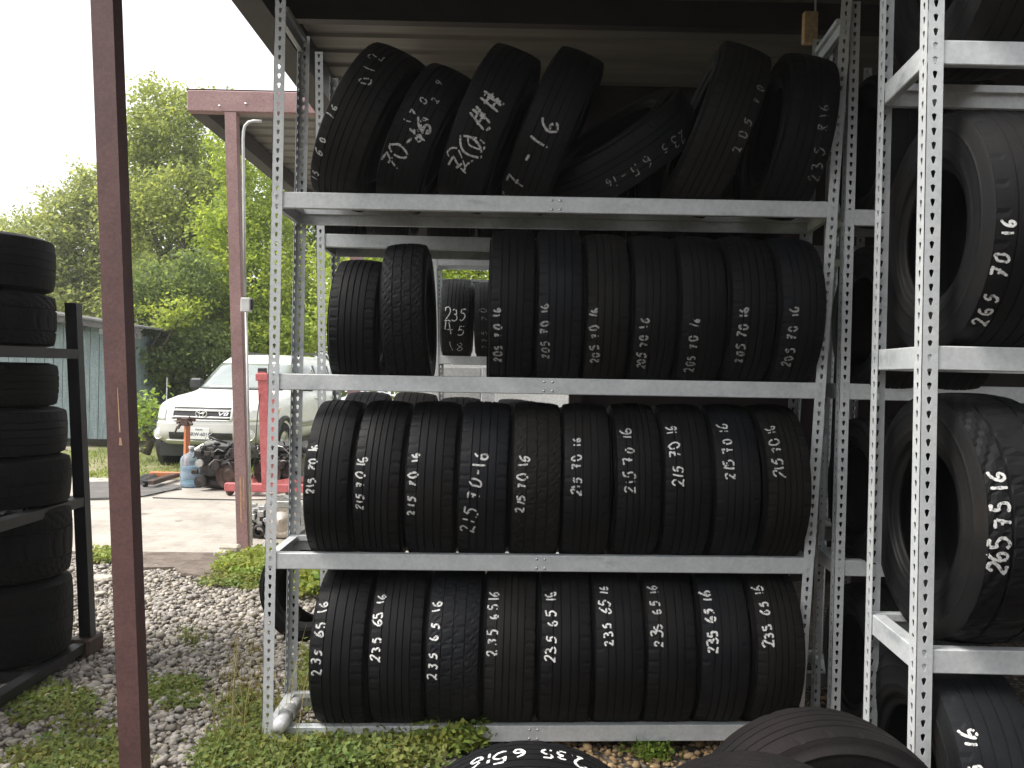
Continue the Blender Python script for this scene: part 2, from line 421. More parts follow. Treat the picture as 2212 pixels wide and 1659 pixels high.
tag(MB().prism(dq, -.04, .02, lambda a, b, d: (a, b, d)).build('low_bounce_ground', simple('low_bounce_dark', (0.035, 0.028, 0.022), (0.075, 0.06, 0.047), 3, 0.95, 0, 0.5, fine=30)), kind='structure')  # unseen dark ground added to cut light bounced onto the racks
# concrete slab, ragged near edge
near = []
for k in range(41):
    x = -9 + 12.5 * k / 40; near.append((x, 7.42 + (0.10 * (x + 4)) * 0.25 + rnd.uniform(-0.02, 0.03)))
poly = near + [(3.5, 12.5), (-9, 12.3)]
tag(MB().prism(poly, -0.04, 0.015, lambda a, b, d: (a, b, d)).build('concrete_slab', slab_mat()), kind='structure')
# bare dirt strip in front of the slab
dp = [(-3.6, 7.42), (-1.8, 7.5), (-1.86, 7.2), (-1.95, 6.95), (-2.12, 6.85), (-2.25, 6.6), (-2.5, 6.72), (-2.62, 6.9), (-2.85, 6.86), (-3.05, 7.05), (-3.3, 7.2)]
tag(MB().prism(dp, 0.0, 0.026, lambda a, b, d: (a, b, d)).build('dirt_patch', M['dirt']), kind='structure')

# pebbles
def pebbles():
    rs = np.random.RandomState(3)
    phi = (1 + 5 ** 0.5) / 2
    iv = np.array([(-1, phi, 0), (1, phi, 0), (-1, -phi, 0), (1, -phi, 0), (0, -1, phi), (0, 1, phi), (0, -1, -phi), (0, 1, -phi), (phi, 0, -1), (phi, 0, 1), (-phi, 0, -1), (-phi, 0, 1)], dtype=np.float64)
    iv /= np.linalg.norm(iv[0])
    fc = np.array([(0, 11, 5), (0, 5, 1), (0, 1, 7), (0, 7, 10), (0, 10, 11), (1, 5, 9), (5, 11, 4), (11, 10, 2), (10, 7, 6), (7, 1, 8), (3, 9, 4), (3, 4, 2), (3, 2, 6), (3, 6, 8), (3, 8, 9), (4, 9, 5), (2, 4, 11), (6, 2, 10), (8, 6, 7), (9, 8, 1)])
    na, nb = 30000, 4200
    X = np.concatenate([rs.uniform(-3.6, -0.45, na), rs.uniform(-0.5, 1.7, nb)])
    Y = np.concatenate([3.2 + 4.15 * rs.uniform(0, 1, na) ** 1.0, rs.uniform(2.9, 4.4, nb)])
    n = na + nb
    keep = np.ones(n, bool)
    dirt = (np.sin(X * 1.9 + 1.0) * np.sin(Y * 1.5 + 0.4) + 0.35 * np.sin(X * 5 + Y * 4)) > 0.95
    keep &= ~(dirt & (rs.rand(n) < 0.55)); keep &= ~((X < -1.9) & (X > -3.3) & (Y > 6.8 + 0.25 * np.sin(X * 6)) & (rs.rand(n) < 0.5))
    X, Y = X[keep], Y[keep]; n = len(X)
    S = np.exp(rs.normal(math.log(0.0118), 0.36, n)); S = np.clip(S, 0.005, 0.026)
    sc = np.stack([S * rs.uniform(0.8, 1.5, n), S * rs.uniform(0.7, 1.2, n), S * rs.uniform(0.5, 0.85, n)], 1)
    an = rs.uniform(0, 2 * np.pi, n); ca, sa = np.cos(an), np.sin(an)
    tl = rs.normal(0, 0.3, n)
    V = iv[None] * (1 + rs.uniform(-0.22, 0.22, (n, 12, 1))) * sc[:, None, :]
    x = V[..., 0] * ca[:, None] - V[..., 1] * sa[:, None]; y = V[..., 0] * sa[:, None] + V[..., 1] * ca[:, None]
    z = V[..., 2] + x * tl[:, None] * 0.5
    base = 0.012 * np.sin(X * 2.3 + Y) * np.sin(Y * 1.7)
    V = np.stack([x + X[:, None], y + Y[:, None], z + (base + sc[:, 2] * rs.uniform(0.2, 1.0, n))[:, None]], 2).reshape(-1, 3)
    Fc = (fc[None] + (np.arange(n) * 12)[:, None, None]).reshape(-1, 3)
    val = np.clip(rs.normal(0.31, 0.085, n), 0.1, 0.55)
    warm = rs.uniform(0, 1, n)
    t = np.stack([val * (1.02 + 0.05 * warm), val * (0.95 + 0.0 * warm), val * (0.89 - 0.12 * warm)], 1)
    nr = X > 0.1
    t[nr] *= np.array([0.95, 0.72, 0.45])  # right-hand pebbles browner and darker, dim shade put into their colour
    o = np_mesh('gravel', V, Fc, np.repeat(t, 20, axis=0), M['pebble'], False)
    tag(o, 'loose pale grey and beige pebbles covering the yard', 'gravel', kind='stuff')
pebbles()
for (u, v, sx, sz, mt_, lab) in ((222, 1262, 0.09, 0.035, 'stone', 'flat pale stone slab lying beside the black steel rack'),
                            (218, 1290, 0.035, 0.015, 'stone', 'small white stone chip near the flat pale stone')):
    p = G(u, v); mb = MB(); bm = bmesh.new(); bmesh.ops.create_icosphere(bm, subdivisions=2, radius=1.0); bm.verts.index_update()
    mb.add([(p.x + q.co.x * sx * (1 + rnd.uniform(-.08, .08)), p.y + q.co.y * sx * 0.7 * (1 + rnd.uniform(-.08, .08)), 0.02 + sz * 0.6 + max(-0.6, min(0.6, q.co.z)) * sz) for q in bm.verts], [[q.index for q in f.verts] for f in bm.faces]); bm.free()
    tag(mb.build('stone', M[mt_]), lab, 'stone')
# ------------------------------------------------------------------ trees
def ellipsoid_leaves(rs, blobs, n, size, cols, shell=0.45, cl=26):
    """blobs: (cx,cy,cz,rx,ry,rz); leaves gathered in twig clusters through each blob's volume"""
    vol = np.array([b[3] * b[4] * b[5] for b in blobs]) ** 0.67; vol /= vol.sum()
    nc = max(1, n // cl)
    which = rs.choice(len(blobs), nc, p=vol); B = np.array(blobs)[which]
    d = rs.normal(0, 1, (nc, 3)); d /= np.linalg.norm(d, axis=1)[:, None]
    rad = 1 - shell * .8 * rs.rand(nc) ** 2.0
    rad *= rs.uniform(0.80, 1.16, nc)
    C = B[:, :3] + d * B[:, 3:6] * rad[:, None]
    keep = C[:, 2] > 0.15
    C = C[keep]; nc = len(C)
    cr = size * rs.uniform(1.6, 3.6, nc)
    nl = nc * cl
    Ci = np.repeat(np.arange(nc), cl)
    L = C[Ci] + rs.normal(0, 1, (nl, 3)) * (cr[Ci] * 0.55)[:, None] * np.array([1, 1, 0.6])
    nrm = rs.normal(0, 1, (nl, 3)) + np.array([0, -0.2, 0.9]); nrm /= np.linalg.norm(nrm, axis=1)[:, None]
    a = np.cross(nrm, rs.normal(0, 1, (nl, 3))); a /= np.linalg.norm(a, axis=1)[:, None]
    b = np.cross(nrm, a)
    s = (size * rs.uniform(0.55, 1.15, nl))[:, None]
    V = np.stack([L - a * s * 0.5, L - b * s * 0.28 + nrm * s * 0.05, L + a * s * 0.5, L + b * s * 0.28 + nrm * s * 0.05], 1).reshape(-1, 3)
    Fc = np.arange(nl * 4).reshape(-1, 4)
    cols = np.array(cols); ct = rs.rand(nc)[:, None]
    cc = cols[0] * (1 - ct) + cols[1] * ct
    t = cc[Ci] * rs.uniform(0.7, 1.3, (nl, 1))
    return V, Fc, t

def tree(name, label, cat, seed, y, blobs_px, n, size, cols, depth=0.9, trunk=None, group=None, limbs=6, shell=0.55):
    rs = np.random.RandomState(seed); blobs = []
    for (u, v, ru, rv) in blobs_px:
        dy = rs.uniform(-1, 1) * 1.0
        p = P(u, v, y + dy); k = (y + dy) / F
        blobs.append((p.x, p.y, p.z, ru * k, max(ru, rv) * k * depth, rv * k))
    bx = trunk if trunk else float(np.mean([b[0] for b in blobs]))
    t = thing(name, label, cat, (bx, y, -0.03), group)
    V, Fc, tc = ellipsoid_leaves(rs, blobs, n, size, cols, shell)
    np_mesh('crown', V, Fc, tc, M['leaf'], False, t)
    mb = MB(); zt = max(b[2] for b in blobs); r = 0.02 * (zt + 3)
    top = Vector((bx, y, zt * 0.55)); pts = [Vector((bx, y, -0.03)), Vector((bx + 0.1, y, zt * 0.2)), Vector((bx - 0.05, y + 0.05, zt * 0.4)), top]
    mb.tube(pts, [r * 1.4, r, r * 0.85, r * 0.55], 10)
    order = sorted(blobs, key=lambda b: -b[5])
    for b in order[:limbs]:
        c = Vector(b[:3]); s = pts[1].lerp(top, rs.uniform(0.2, 1.0)); mid = s.lerp(c, 0.5) + Vector((rs.uniform(-.2, .2), rs.uniform(-.2, .2), 0.15))
        mb.tube([s, mid, c], [r * 0.5, r * 0.33, r * 0.12], 7)
        for q in range(3):
            e = c + Vector((rs.uniform(-1, 1) * b[3], rs.uniform(-1, 1) * b[4], rs.uniform(-.2, 1) * b[5])) * 0.75
            mb.tube([mid.lerp(c, 0.6), c.lerp(e, 0.5), e], [r * 0.18, r * 0.11, r * 0.04], 5)
    mb.build('trunk', M['bark'], t, True)
    return t
LG = ((0.20, 0.245, 0.085), (0.30, 0.34, 0.13)); MG = ((0.08, 0.12, 0.035), (0.14, 0.18, 0.05)); DG = ((0.09, 0.13, 0.055), (0.18, 0.235, 0.09)); BG = ((0.19, 0.265, 0.05), (0.30, 0.36, 0.08))
TG = 'trees behind the yard'
tree('tree', 'tallest green tree, its crown rising between the two red posts', 'tree', 11, 27,
     [(330, 225, 42, 48), (385, 250, 45, 55), (300, 300, 45, 60), (360, 330, 70, 60), (430, 350, 60, 60), (300, 420, 60, 70), (390, 430, 80, 70), (470, 430, 60, 80), (340, 520, 90, 80), (440, 540, 80, 80), (400, 610, 110, 60), (455, 240, 35, 40)], 46000, 0.155, (LG[0], LG[1]), group=TG)
tree('tree', 'bright green leafy tree right of the far post, behind the engine hoist', 'tree', 12, 23,
     [(500, 330, 40, 60), (545, 420, 60, 70), (500, 500, 70, 80), (580, 520, 60, 80), (545, 610, 80, 80), (620, 640, 70, 80), (500, 690, 80, 70), (590, 730, 90, 60), (680, 690, 60, 70)], 36000, 0.135, BG, group=TG)
tree('tree', 'lower spreading tree at the far left, over the blue shed', 'tree', 13, 30,
     [(20, 545, 70, 70), (95, 520, 65, 65), (150, 460, 55, 60), (205, 415, 50, 60), (215, 500, 70, 70), (120, 590, 90, 60), (40, 620, 90, 60), (200, 600, 80, 70), (260, 560, 60, 80), (265, 470, 45, 70), (100, 660, 90, 50), (230, 670, 80, 60)], 44000, 0.165, ((0.21, 0.245, 0.11), (0.31, 0.345, 0.16)), group=TG)
tree('tree', 'dark green tree behind the hood of the silver vehicle', 'tree', 14, 21.5,
     [(300, 690, 60, 60), (370, 660, 70, 60), (440, 650, 60, 60), (330, 770, 70, 60), (410, 750, 80, 60), (300, 850, 60, 60), (380, 840, 80, 60), (470, 770, 60, 60), (330, 620, 60, 50), (420, 600, 50, 50)], 30000, 0.12, DG, group=TG)
tree('tree', 'small light green tree showing above the slate building through the rack', 'tree', 15, 19,
     [(760, 560, 80, 60), (860, 540, 90, 60), (960, 560, 90, 60), (1060, 570, 90, 60), (750, 660, 60, 70), (900, 620, 100, 50)], 15000, 0.125, BG, group=TG)
tree('tree', 'thin airy tree behind the left rack posts, with sky showing through', 'tree', 16, 28,
     [(640, 470, 30, 60), (690, 520, 45, 45), (600, 430, 30, 40), (660, 570, 50, 40)], 5200, 0.16, MG, group=TG, shell=0.8)
tree('shrub', 'small pale leafy shrub at the right end of the blue shed', 'shrub', 17, 16.5, [(308, 880, 12, 25), (304, 915, 12, 20)], 500, 0.13, ((0.16, 0.24, 0.06), (0.24, 0.32, 0.09)), limbs=2, shell=0.9)
# a far belt of woods closing the horizon
rs = np.random.RandomState(77); bl = []
for k in range(46):
    x = -47 + 94 * k / 45 + rs.uniform(-1, 1); bl.append((x, 40 + rs.uniform(-1.5, 1.5), 1.2 + rs.uniform(0, 1.4), 3.2, 2.5, 2.4 + rs.uniform(0, 1.2)))
V, Fc, t = ellipsoid_leaves(rs, bl, 26000, 0.5, MG, 0.6)
tag(np_mesh('far_woods', V, Fc, t, M['leaf'], False), 'low belt of green woods beyond the yard', 'woods', kind='stuff')

# ------------------------------------------------------------------ far buildings
def shed_left():
    y = 19.0
    t = thing('shed', 'weathered blue grey wooden shed behind the left tire rack', 'shed', (-10.5, y, 0))
    x0, x1 = -15.0, -8.33; zt = lambda x: 2.42 + (-8.0 - x) * 0.13
    mb = MB(); n = 34
    for k in range(n):                                   # vertical boards, alternately proud
        a = x0 + (x1 - x0) * k / n; b = x0 + (x1 - x0) * (k + 1) / n - 0.012
        off = rnd.uniform(0, 0.014)
        mb.add([(a, y - off, 0.0), (b, y - off, 0.0), (b, y + 0.09, 0.0), (a, y + 0.09, 0.0), (a, y - off, zt(a) - 0.09), (b, y - off, zt(b) - 0.09), (b, y + 0.09, zt(b) - 0.09), (a, y + 0.09, zt(a) - 0.09)],
               [(0, 3, 2, 1), (4, 5, 6, 7), (0, 1, 5, 4), (1, 2, 6, 5), (2, 3, 7, 6), (3, 0, 4, 7)])
    mb.box((x0, y + 0.10, 0), (x1 - 0.01, y + 0.16, 2.3)); mb.box((x1 - 0.1, y + 0.165, 0), (x1 - 0.02, y + 4.2, 2.28)); mb.box((x0, y + 4.21, 0), (x1, y + 4.3, 2.28))
    mb.build('wall', M['shed_wood'], t)
    a, b = x0 - 0.3, x1 + 0.42
    r = MB(); za, zb = zt(a), zt(b)
    r.add([(a, y - 0.35, za), (b, y - 0.35, zb), (b, y + 4.6, zb), (a, y + 4.6, za), (a, y - 0.35, za + 0.04), (b, y - 0.35, zb + 0.04), (b, y + 4.6, zb + 0.04), (a, y + 4.6, za + 0.04)],
          [(0, 3, 2, 1), (4, 5, 6, 7), (0, 1, 5, 4), (1, 2, 6, 5), (2, 3, 7, 6), (3, 0, 4, 7)])
    r.build('roof', M['roof_felt'], t)
    f = MB()
    f.add([(a, y - 0.33, za - 0.14), (b, y - 0.33, zb - 0.14), (b, y - 0.29, zb - 0.14), (a, y - 0.29, za - 0.14), (a, y - 0.33, za - 0.003), (b, y - 0.33, zb - 0.003), (b, y - 0.29, zb - 0.003), (a, y - 0.29, za - 0.003)],
          [(0, 3, 2, 1), (4, 5, 6, 7), (0, 1, 5, 4), (1, 2, 6, 5), (2, 3, 7, 6), (3, 0, 4, 7)])
    f.build('fascia', M['shed_trim'], t)
    for k in range(8):
        x = x1 + 0.25 - k * 0.62; z = zt(x)
        MB().box((x - 0.08, y - 0.345, z - 0.26), (x + 0.08, y - 0.34 + 0.3, z - 0.145)).build('rafter_tail', M['roof_felt'], t)
shed_left()
p = G(238, 948); mb = MB()
mb.tube([(p.x - 0.35, p.y - 3, 0.03), (p.x + 0.05, p.y - 3.1, 0.16), (p.x + 0.5, p.y - 2.8, 0.02)], 0.035, 6)
tag(mb.build('plank', M['stone']), 'pale bent strip lying on the grass before the blue shed', 'plank')

def back_building():
    y = 11.5; t = thing('building', 'low building with slate siding over a tan band and white wall', 'building', (0, y, 0))
    z = lambda v: P(985, v, y).z
    x0, x1 = P(882, 700, y).x, 6.0
    MB().box((x0, y, 0), (x1, y + 4, z(707))).build('white_wall', M['white_wall'], t)
    MB().box((x0, y - 0.012, z(707) + 0.004), (x1, y + 4, z(668))).build('tan_band', M['tan_wall'], t)
    mb = MB(); zz = [z(668) + 0.004, z(648), z(628), z(608)]
    for k in range(3): mb.box((x0, y - 0.025 - 0.004 * k, zz[k] + 0.002), (x1, y + 4, zz[k + 1] - 0.008))
    mb.build('upper_siding', M['slate_wall'], t)
    MB().box((x0 - 0.05, y - 0.07, z(608) - 0.004), (x1, y + 4.05, z(604))).build('roof_edge', M['roof_felt'], t)
back_building()
p0, p1 = P(1040, 815, 9.0), P(1069, 881, 9.0)
c = thing('cabinet', 'white metal cabinet with a raised edge, behind the far rack of tires', 'cabinet', (p0.x - 0.5, 9, 0))
zt_ = P(1040, 793, 9.0).z
MB().cbox((P(945, 800, 9.0).x, 9.03, 0.04), (p0.x - 0.004, 9.6, zt_), 0.012).build('body', M['white_wall'], c)
MB().cbox((p0.x, 8.98, 0.04), (p1.x, 9.6, zt_ + 0.01), 0.012).build('door_edge', M['white_pipe'], c)
# ------------------------------------------------------------------ vehicle
LV = [(.40, .14, 4.95, .86), (.46, .05, 5.05, .93), (.54, .01, 5.1, .97), (.70, .0, 5.12, .985), (.84, .03, 5.1, .985), (.95, .06, 5.1, .975), (1.02, .12, 5.08, .965), (1.075, .28, 5.06, .945), (1.13, .62, 5.05, .93), (1.17, 1.02, 5.04, .915), (1.20, 1.28, 5.03, .905), (1.225, 1.40, 5.03, .90),
      (1.5, 1.86, 4.98, .82), (1.70, 2.18, 4.9, .755), (1.80, 2.40, 4.82, .68), (1.85, 2.75, 4.6, .5), (1.865, 3.2, 4.2, .2)]
def lv(z):
    for a, b in zip(LV, LV[1:]):
        if z <= b[0]:
            k = max(0.0, (z - a[0]) / (b[0] - a[0])); return [a[i] + (b[i] - a[i]) * k for i in (1, 2, 3)]
    return list(LV[-1][1:])
def front_pt(x, z, off=0.0, n=5.0):
    yf, yr, w_ = lv(z); q = min(0.999, abs(x / w_)); return Vector((x, (yf + yr) / 2 - (yr - yf) / 2 * (1 - q ** n) ** (1 / n) - off, z))
def side_pt(y, z, off=0.0, n=5.0, sx=1):
    yf, yr, w_ = lv(z); q = min(0.999, abs((y - (yf + yr) / 2) / ((yr - yf) / 2))); return Vector((sx * (w_ * (1 - q ** n) ** (1 / n) + off), y, z))
def patch(fn, us, vs, off0, off1):
    """curved panel with thickness; fn(u, v, off)"""
    mb = MB(); nu, nv = len(us), len(vs)
    vv = [fn(a, b, off1) for b in vs for a in us] + [fn(a, b, off0) for b in vs for a in us]
    fs = []
    for j in range(nv - 1):
        for i in range(nu - 1):
            a = j * nu + i; fs.append((a, a + 1, a + nu + 1, a + nu)); b = a + nu * nv; fs.append((b, b + nu, b + nu + 1, b + 1))
    o = nu * nv
    rim = [i for i in range(nu)] + [j * nu + nu - 1 for j in range(1, nv)] + [(nv - 1) * nu + i for i in range(nu - 2, -1, -1)] + [j * nu for j in range(nv - 2, 0, -1)]
    for a, b in zip(rim, rim[1:] + rim[:1]): fs.append((a, o + a, o + b, b))
    return mb.add(vv, fs)
def lin(a, b, n): return [a + (b - a) * i / (n - 1) for i in range(n)]
def text_mesh(txt, size, name, mat, parent, fn, depth=0.004, shear=0.0):
    cu = bpy.data.curves.new(name, 'FONT'); cu.body = txt; cu.size = size; cu.align_x = 'CENTER'; cu.align_y = 'CENTER'; cu.extrude = depth; cu.offset = size * 0.02; cu.shear = shear
    ob = bpy.data.objects.new(name, cu); COL.objects.link(ob)
    bpy.context.view_layer.update()
    me = bpy.data.meshes.new_from_object(ob.evaluated_get(bpy.context.evaluated_depsgraph_get()))
    bpy.data.objects.remove(ob); bpy.data.curves.remove(cu)
    for q in me.vertices: q.co = fn(q.co)
    me.materials.clear(); me.materials.append(mat); me.name = name
    o = bpy.data.objects.new(name, me); COL.objects.link(o); o.parent = parent
    return o
tree('tree', 'low branch of bright lime leaves in front of the dark green tree', 'tree', 18, 20.2, [(405, 662, 40, 20), (365, 690, 26, 14), (330, 672, 22, 12)], 1300, 0.12, ((0.22, 0.28, 0.06), (0.30, 0.36, 0.09)), group=TG, limbs=3, trunk=-8.6)
def vehicle():
    base = P(435, 900, 15.0)
    t = thing('suv', 'pale silver sport utility vehicle facing the camera on the grass', 'vehicle', (base.x, base.y, -0.18), rot=(0, 0, R_(-4.5)))
    t.scale = (1.11, 1.11, 1.11)
    ring = 280; mb = MB(); vs = []
    for (z, yf, yr, w_) in LV:
        for k in range(ring):
            a = 2 * math.pi * k / ring; c, s = math.cos(a), math.sin(a); e = 2 / 5.0
            vs.append((w_ * math.copysign(abs(c) ** e, c), (yf + yr) / 2 + (yr - yf) / 2 * math.copysign(abs(s) ** e, s), z))
    fs = []
    for i in range(len(LV) - 1):
        for k in range(ring): fs.append((i * ring + k, i * ring + (k + 1) % ring, (i + 1) * ring + (k + 1) % ring, (i + 1) * ring + k))
    fs.append(tuple(range(ring))); fs.append(tuple((len(LV) - 1) * ring + k for k in range(ring)))
    mb.add(vs, fs); smooth_angle(mb.build('body', M['car_paint'], t, True, False), 50)
    bp = patch(lambda x, z, o: front_pt(x, z, o + (0.05 if z < .66 else 0.03)), lin(-.93, .93, 41), [.40, .44, .5, .56, .62, .68, .715, .73], -0.03, 0.0).build('front_bumper', M['car_trim'], t, False, False); smooth_angle(bp, 40)
    patch(lambda x, z, o: front_pt(x, z, o), lin(-.50, .50, 15), lin(.49, .60, 4), 0.03, 0.056).build('intake', M['black_plastic'], bp, False, False)
    patch(lambda x, z, o: front_pt(x, z, o), lin(-.56, .56, 15), [.458, .47, .478], 0.03, 0.075).build('lip', M['car_paint'], bp, True, False)
    for sx in (-1, 1):
        c = front_pt(sx * .72, .56); mt_ = Matrix.Translation(c + Vector((0, -.035, 0))) @ Matrix.Rotation(R_(90), 4, 'X') @ Matrix.Rotation(R_(14 * sx), 4, 'Y')
        f = MB().lathe([(.0, .03), (.06, .028), (.072, .02)], 20, mt_).build('fog_light', M['lens'], bp, True, False)
        MB().lathe([(.073, .0), (.073, .026), (.086, .026), (.09, .0)], 20, mt_).build('bezel', M['chrome'], f, True, False)
        h = patch(lambda x, z, o: front_pt(x, z, o), [sx * q for q in lin(.60, .90, 9)], lin(.775, .985, 6), -0.01, 0.014).build('headlight', M['lens'], t, True, False)
        patch(lambda x, z, o: front_pt(x, z, o), [sx * q for q in lin(.90, .945, 4)], lin(.78, .96, 5), -0.01, 0.016).build('indicator', M['amber'], h, True, False)
    g = patch(lambda x, z, o: front_pt(x * (1 - 0.06 * abs((z - .89) / .1)), z, o), lin(-.47, .47, 21), lin(.79, .995, 6), -0.01, 0.02).build('grille', M['black_plastic'], t, False, False)
    for (z0, z1) in ((.982, 1.003), (.925, .95), (.822, .846), (.782, .796)):
        patch(lambda x, z, o: front_pt(x, z, o), lin(-.455, .455, 21), [z0, (z0 + z1) / 2, z1], 0.01, 0.034).build('grille_bar', M['car_paint'], g, True, False)
    for sx in (-1, 1):
        patch(lambda x, z, o: front_pt(x, z, o), [sx * .455, sx * .468, sx * .48], lin(.79, .995, 5), 0.0, 0.034).build('grille_frame', M['car_paint'], g, True, False)
    c = front_pt(0, .888, 0.05); em = MB()
    for (ex, ez, cz) in ((.088, .06, 0), (.032, .056, .002), (.058, .026, .03)):
        em.tube([(c.x + ex * math.cos(a), c.y, c.z + cz + ez * math.sin(a)) for a in lin(0, 2 * math.pi, 29)], 0.0085, 6, False)
    em.build('emblem', M['chrome'], g, True, False)
    text_mesh('V8', .1, 'badge', M['chrome'], g, lambda q: front_pt(.33 + q.x * 1.5, .888 + q.y * .75, 0.036 - (0.004 - q.z) * 1), 0.006, 0.2)
    lp = MB().cbox((-.165, -.085, .50), (.165, -.07, .675), .004).build('license_plate', M['plate'], bp, False, False)
    pl = lambda cz: (lambda q: Vector((q.x, -.0855 - q.z, cz + q.y)))
    text_mesh('TEXAS', .04, 'plate_heading', M['ink'], lp, pl(.648), 0.001)
    text_mesh('GRW-6014', .074, 'plate_number', M['ink'], lp, pl(.575), 0.001)
    # windshield
    ws = patch(lambda x, z, o: front_pt(x * (lv(z)[2] / .9), z, o), lin(-.80, .80, 25), lin(1.25, 1.69, 9), -0.01, 0.012).build('windshield', M['windshield'], t, True, False)
    MB().tube([front_pt(x, 1.25, 0.02) for x in lin(-.72, .72, 13)], .012, 6).build('wiper', M['black_plastic'], ws, True, False)
    for sx in (-1, 1):
        for (y0, y1) in ((2.05, 2.95), (3.03, 3.85), (3.95, 4.62)):
            y0b = y0 if y0 > 2.1 else 1.85
            sw = patch(lambda y, z, o: side_pt(y + (0.42 * (z - 1.26) / .42 * (y1 - y) / (y1 - y0b) if y0 < 2.1 else 0), z, o, sx=sx), lin(y0b, y1, 9), lin(1.26, 1.68, 6), -0.01, 0.012).build('side_window', M['car_glass'], t, True, False)
        for (y0, y1, hy) in ((1.55, 2.98, 2.82), (3.02, 4.0, 3.85)):
            d = patch(lambda y, z, o: side_pt(y, z, o, sx=sx), lin(y0, y1, 9), lin(.6, 1.2, 7), -0.01, 0.005).build('door', M['car_paint'], t, True, False)
            q = side_pt(hy, 1.08, 0.03, sx=sx); MB().cbox((q.x - .02, q.y - .1, q.z - .018), (q.x + .02, q.y + .08, q.z + .018), .008).build('handle', M['chrome'], d, False, False)
        patch(lambda y, z, o: side_pt(y, z, o, sx=sx), lin(1.5, 4.0, 9), lin(.66, .73, 3), 0.0, 0.03).build('side_moulding', M['car_trim'], t, True, False)
        m_ = side_pt(2.05, 1.24, 0.13, sx=sx); mm = MB().cbox((m_.x - .11, m_.y - .06, m_.z - .02), (m_.x + .11, m_.y + .06, m_.z + .17), .03).build('mirror', M['black_plastic'], t, False, False)
        MB().tube([(sx * .62, 2.7, 1.84), (sx * .62, 2.75, 1.9), (sx * .62, 4.5, 1.89), (sx * .62, 4.55, 1.83)], .018, 8).build('roof_rail', M['black_plastic'], t, True, False)
        for wy in (1.0, 4.05):
            q = Vector((sx * .80, wy, .38)); rm = Matrix.Translation(q) @ Matrix.Rotation(R_(90) * sx, 4, 'Y')
            tt = MB().lathe([(.20, .17), (.30, .188), (.355, .165), (.375, .12), (.375, -.08), (.34, -.11), (.0, -.11)], 36, rm).build('wheel', M['rubber'], t, True, False)
            rim = MB().lathe([(.0, .15), (.06, .15), (.08, .11), (.17, .12), (.2, .17), (.21, .172)], 30, rm).build('rim', M['alu'], tt, True, False)
            MB().lathe([(.385, .10), (.385, .200), (.44, .204), (.46, .19), (.46, .10)], 36, rm).build('wheel_arch', M['black_plastic'], t, True, False)
    MB().box((-.8, .3, .2), (.8, 4.8, .405)).build('underbody', M['black_plastic'], t, False, False)
    MB().tube([(-1.0, .9, 1.05), (-1.0, .92, 1.42)], .008, 6).build('antenna', M['chrome'], t, False, False)
vehicle()
# ------------------------------------------------------------------ things on the slab
def water_jug():
    p = G(413, 1054, 0.015); p.y = 11.6; p = Vector((P(413, 1000, 11.6).x, 11.6, 0.016))
    t = thing('water_jug', 'blue five gallon water jug, half full, standing on the slab', 'jug', p)
    pr = [(0.0, .006), (.115, .004), (.132, .02), (.135, .05), (.130, .075), (.136, .10), (.137, .2), (.131, .222), (.137, .245), (.138, .35), (.132, .385), (.10, .425), (.05, .448), (.029, .462), (.027, .475), (.027, .52), (.031, .522), (.031, .535)]
    inn = [(max(0.0, r - .004), z + (.004 if i < 2 else 0)) for i, (r, z) in enumerate(pr)][::-1]
    MB().lathe(pr + inn, 32, Matrix.Translation(p)).build('shell', M['jug'], t, True)
    wp = [(0.0, .012), (.109, .012), (.126, .024), (.129, .05), (.124, .075), (.130, .10), (.131, .2), (.125, .222), (.130, .243), (.131, .27), (0, .27)]
    MB().lathe(wp, 32, Matrix.Translation(p)).build('water', M['water'], t, True)
    MB().lathe([(0, .54), (.034, .54), (.036, .535), (.036, .505), (.033, .503)], 20, Matrix.Translation(p)).build('cap', M['conduit'], t, True)
water_jug()

def caster(mb, x, y, r=0.05, z0=0.015):
    m_ = Matrix.Translation((x, y, z0 + r)) @ Matrix.Rotation(R_(90), 4, 'Y') @ Matrix.Rotation(R_(35), 4, 'X')
    mb.lathe([(0, .018), (r * .5, .022), (r * .9, .02), (r, .012), (r, -.012), (r * .9, -.02), (r * .5, -.022), (0, -.018)], 18, m_)
    mb.box((x - .03, y - .008, z0 + r), (x - .024, y + .03, z0 + r * 2.1)); mb.box((x + .024, y - .008, z0 + r), (x + .03, y + .03, z0 + r * 2.1))
    mb.box((x - .04, y - .03, z0 + r * 2.1), (x + .04, y + .04, z0 + r * 2.1 + .012))

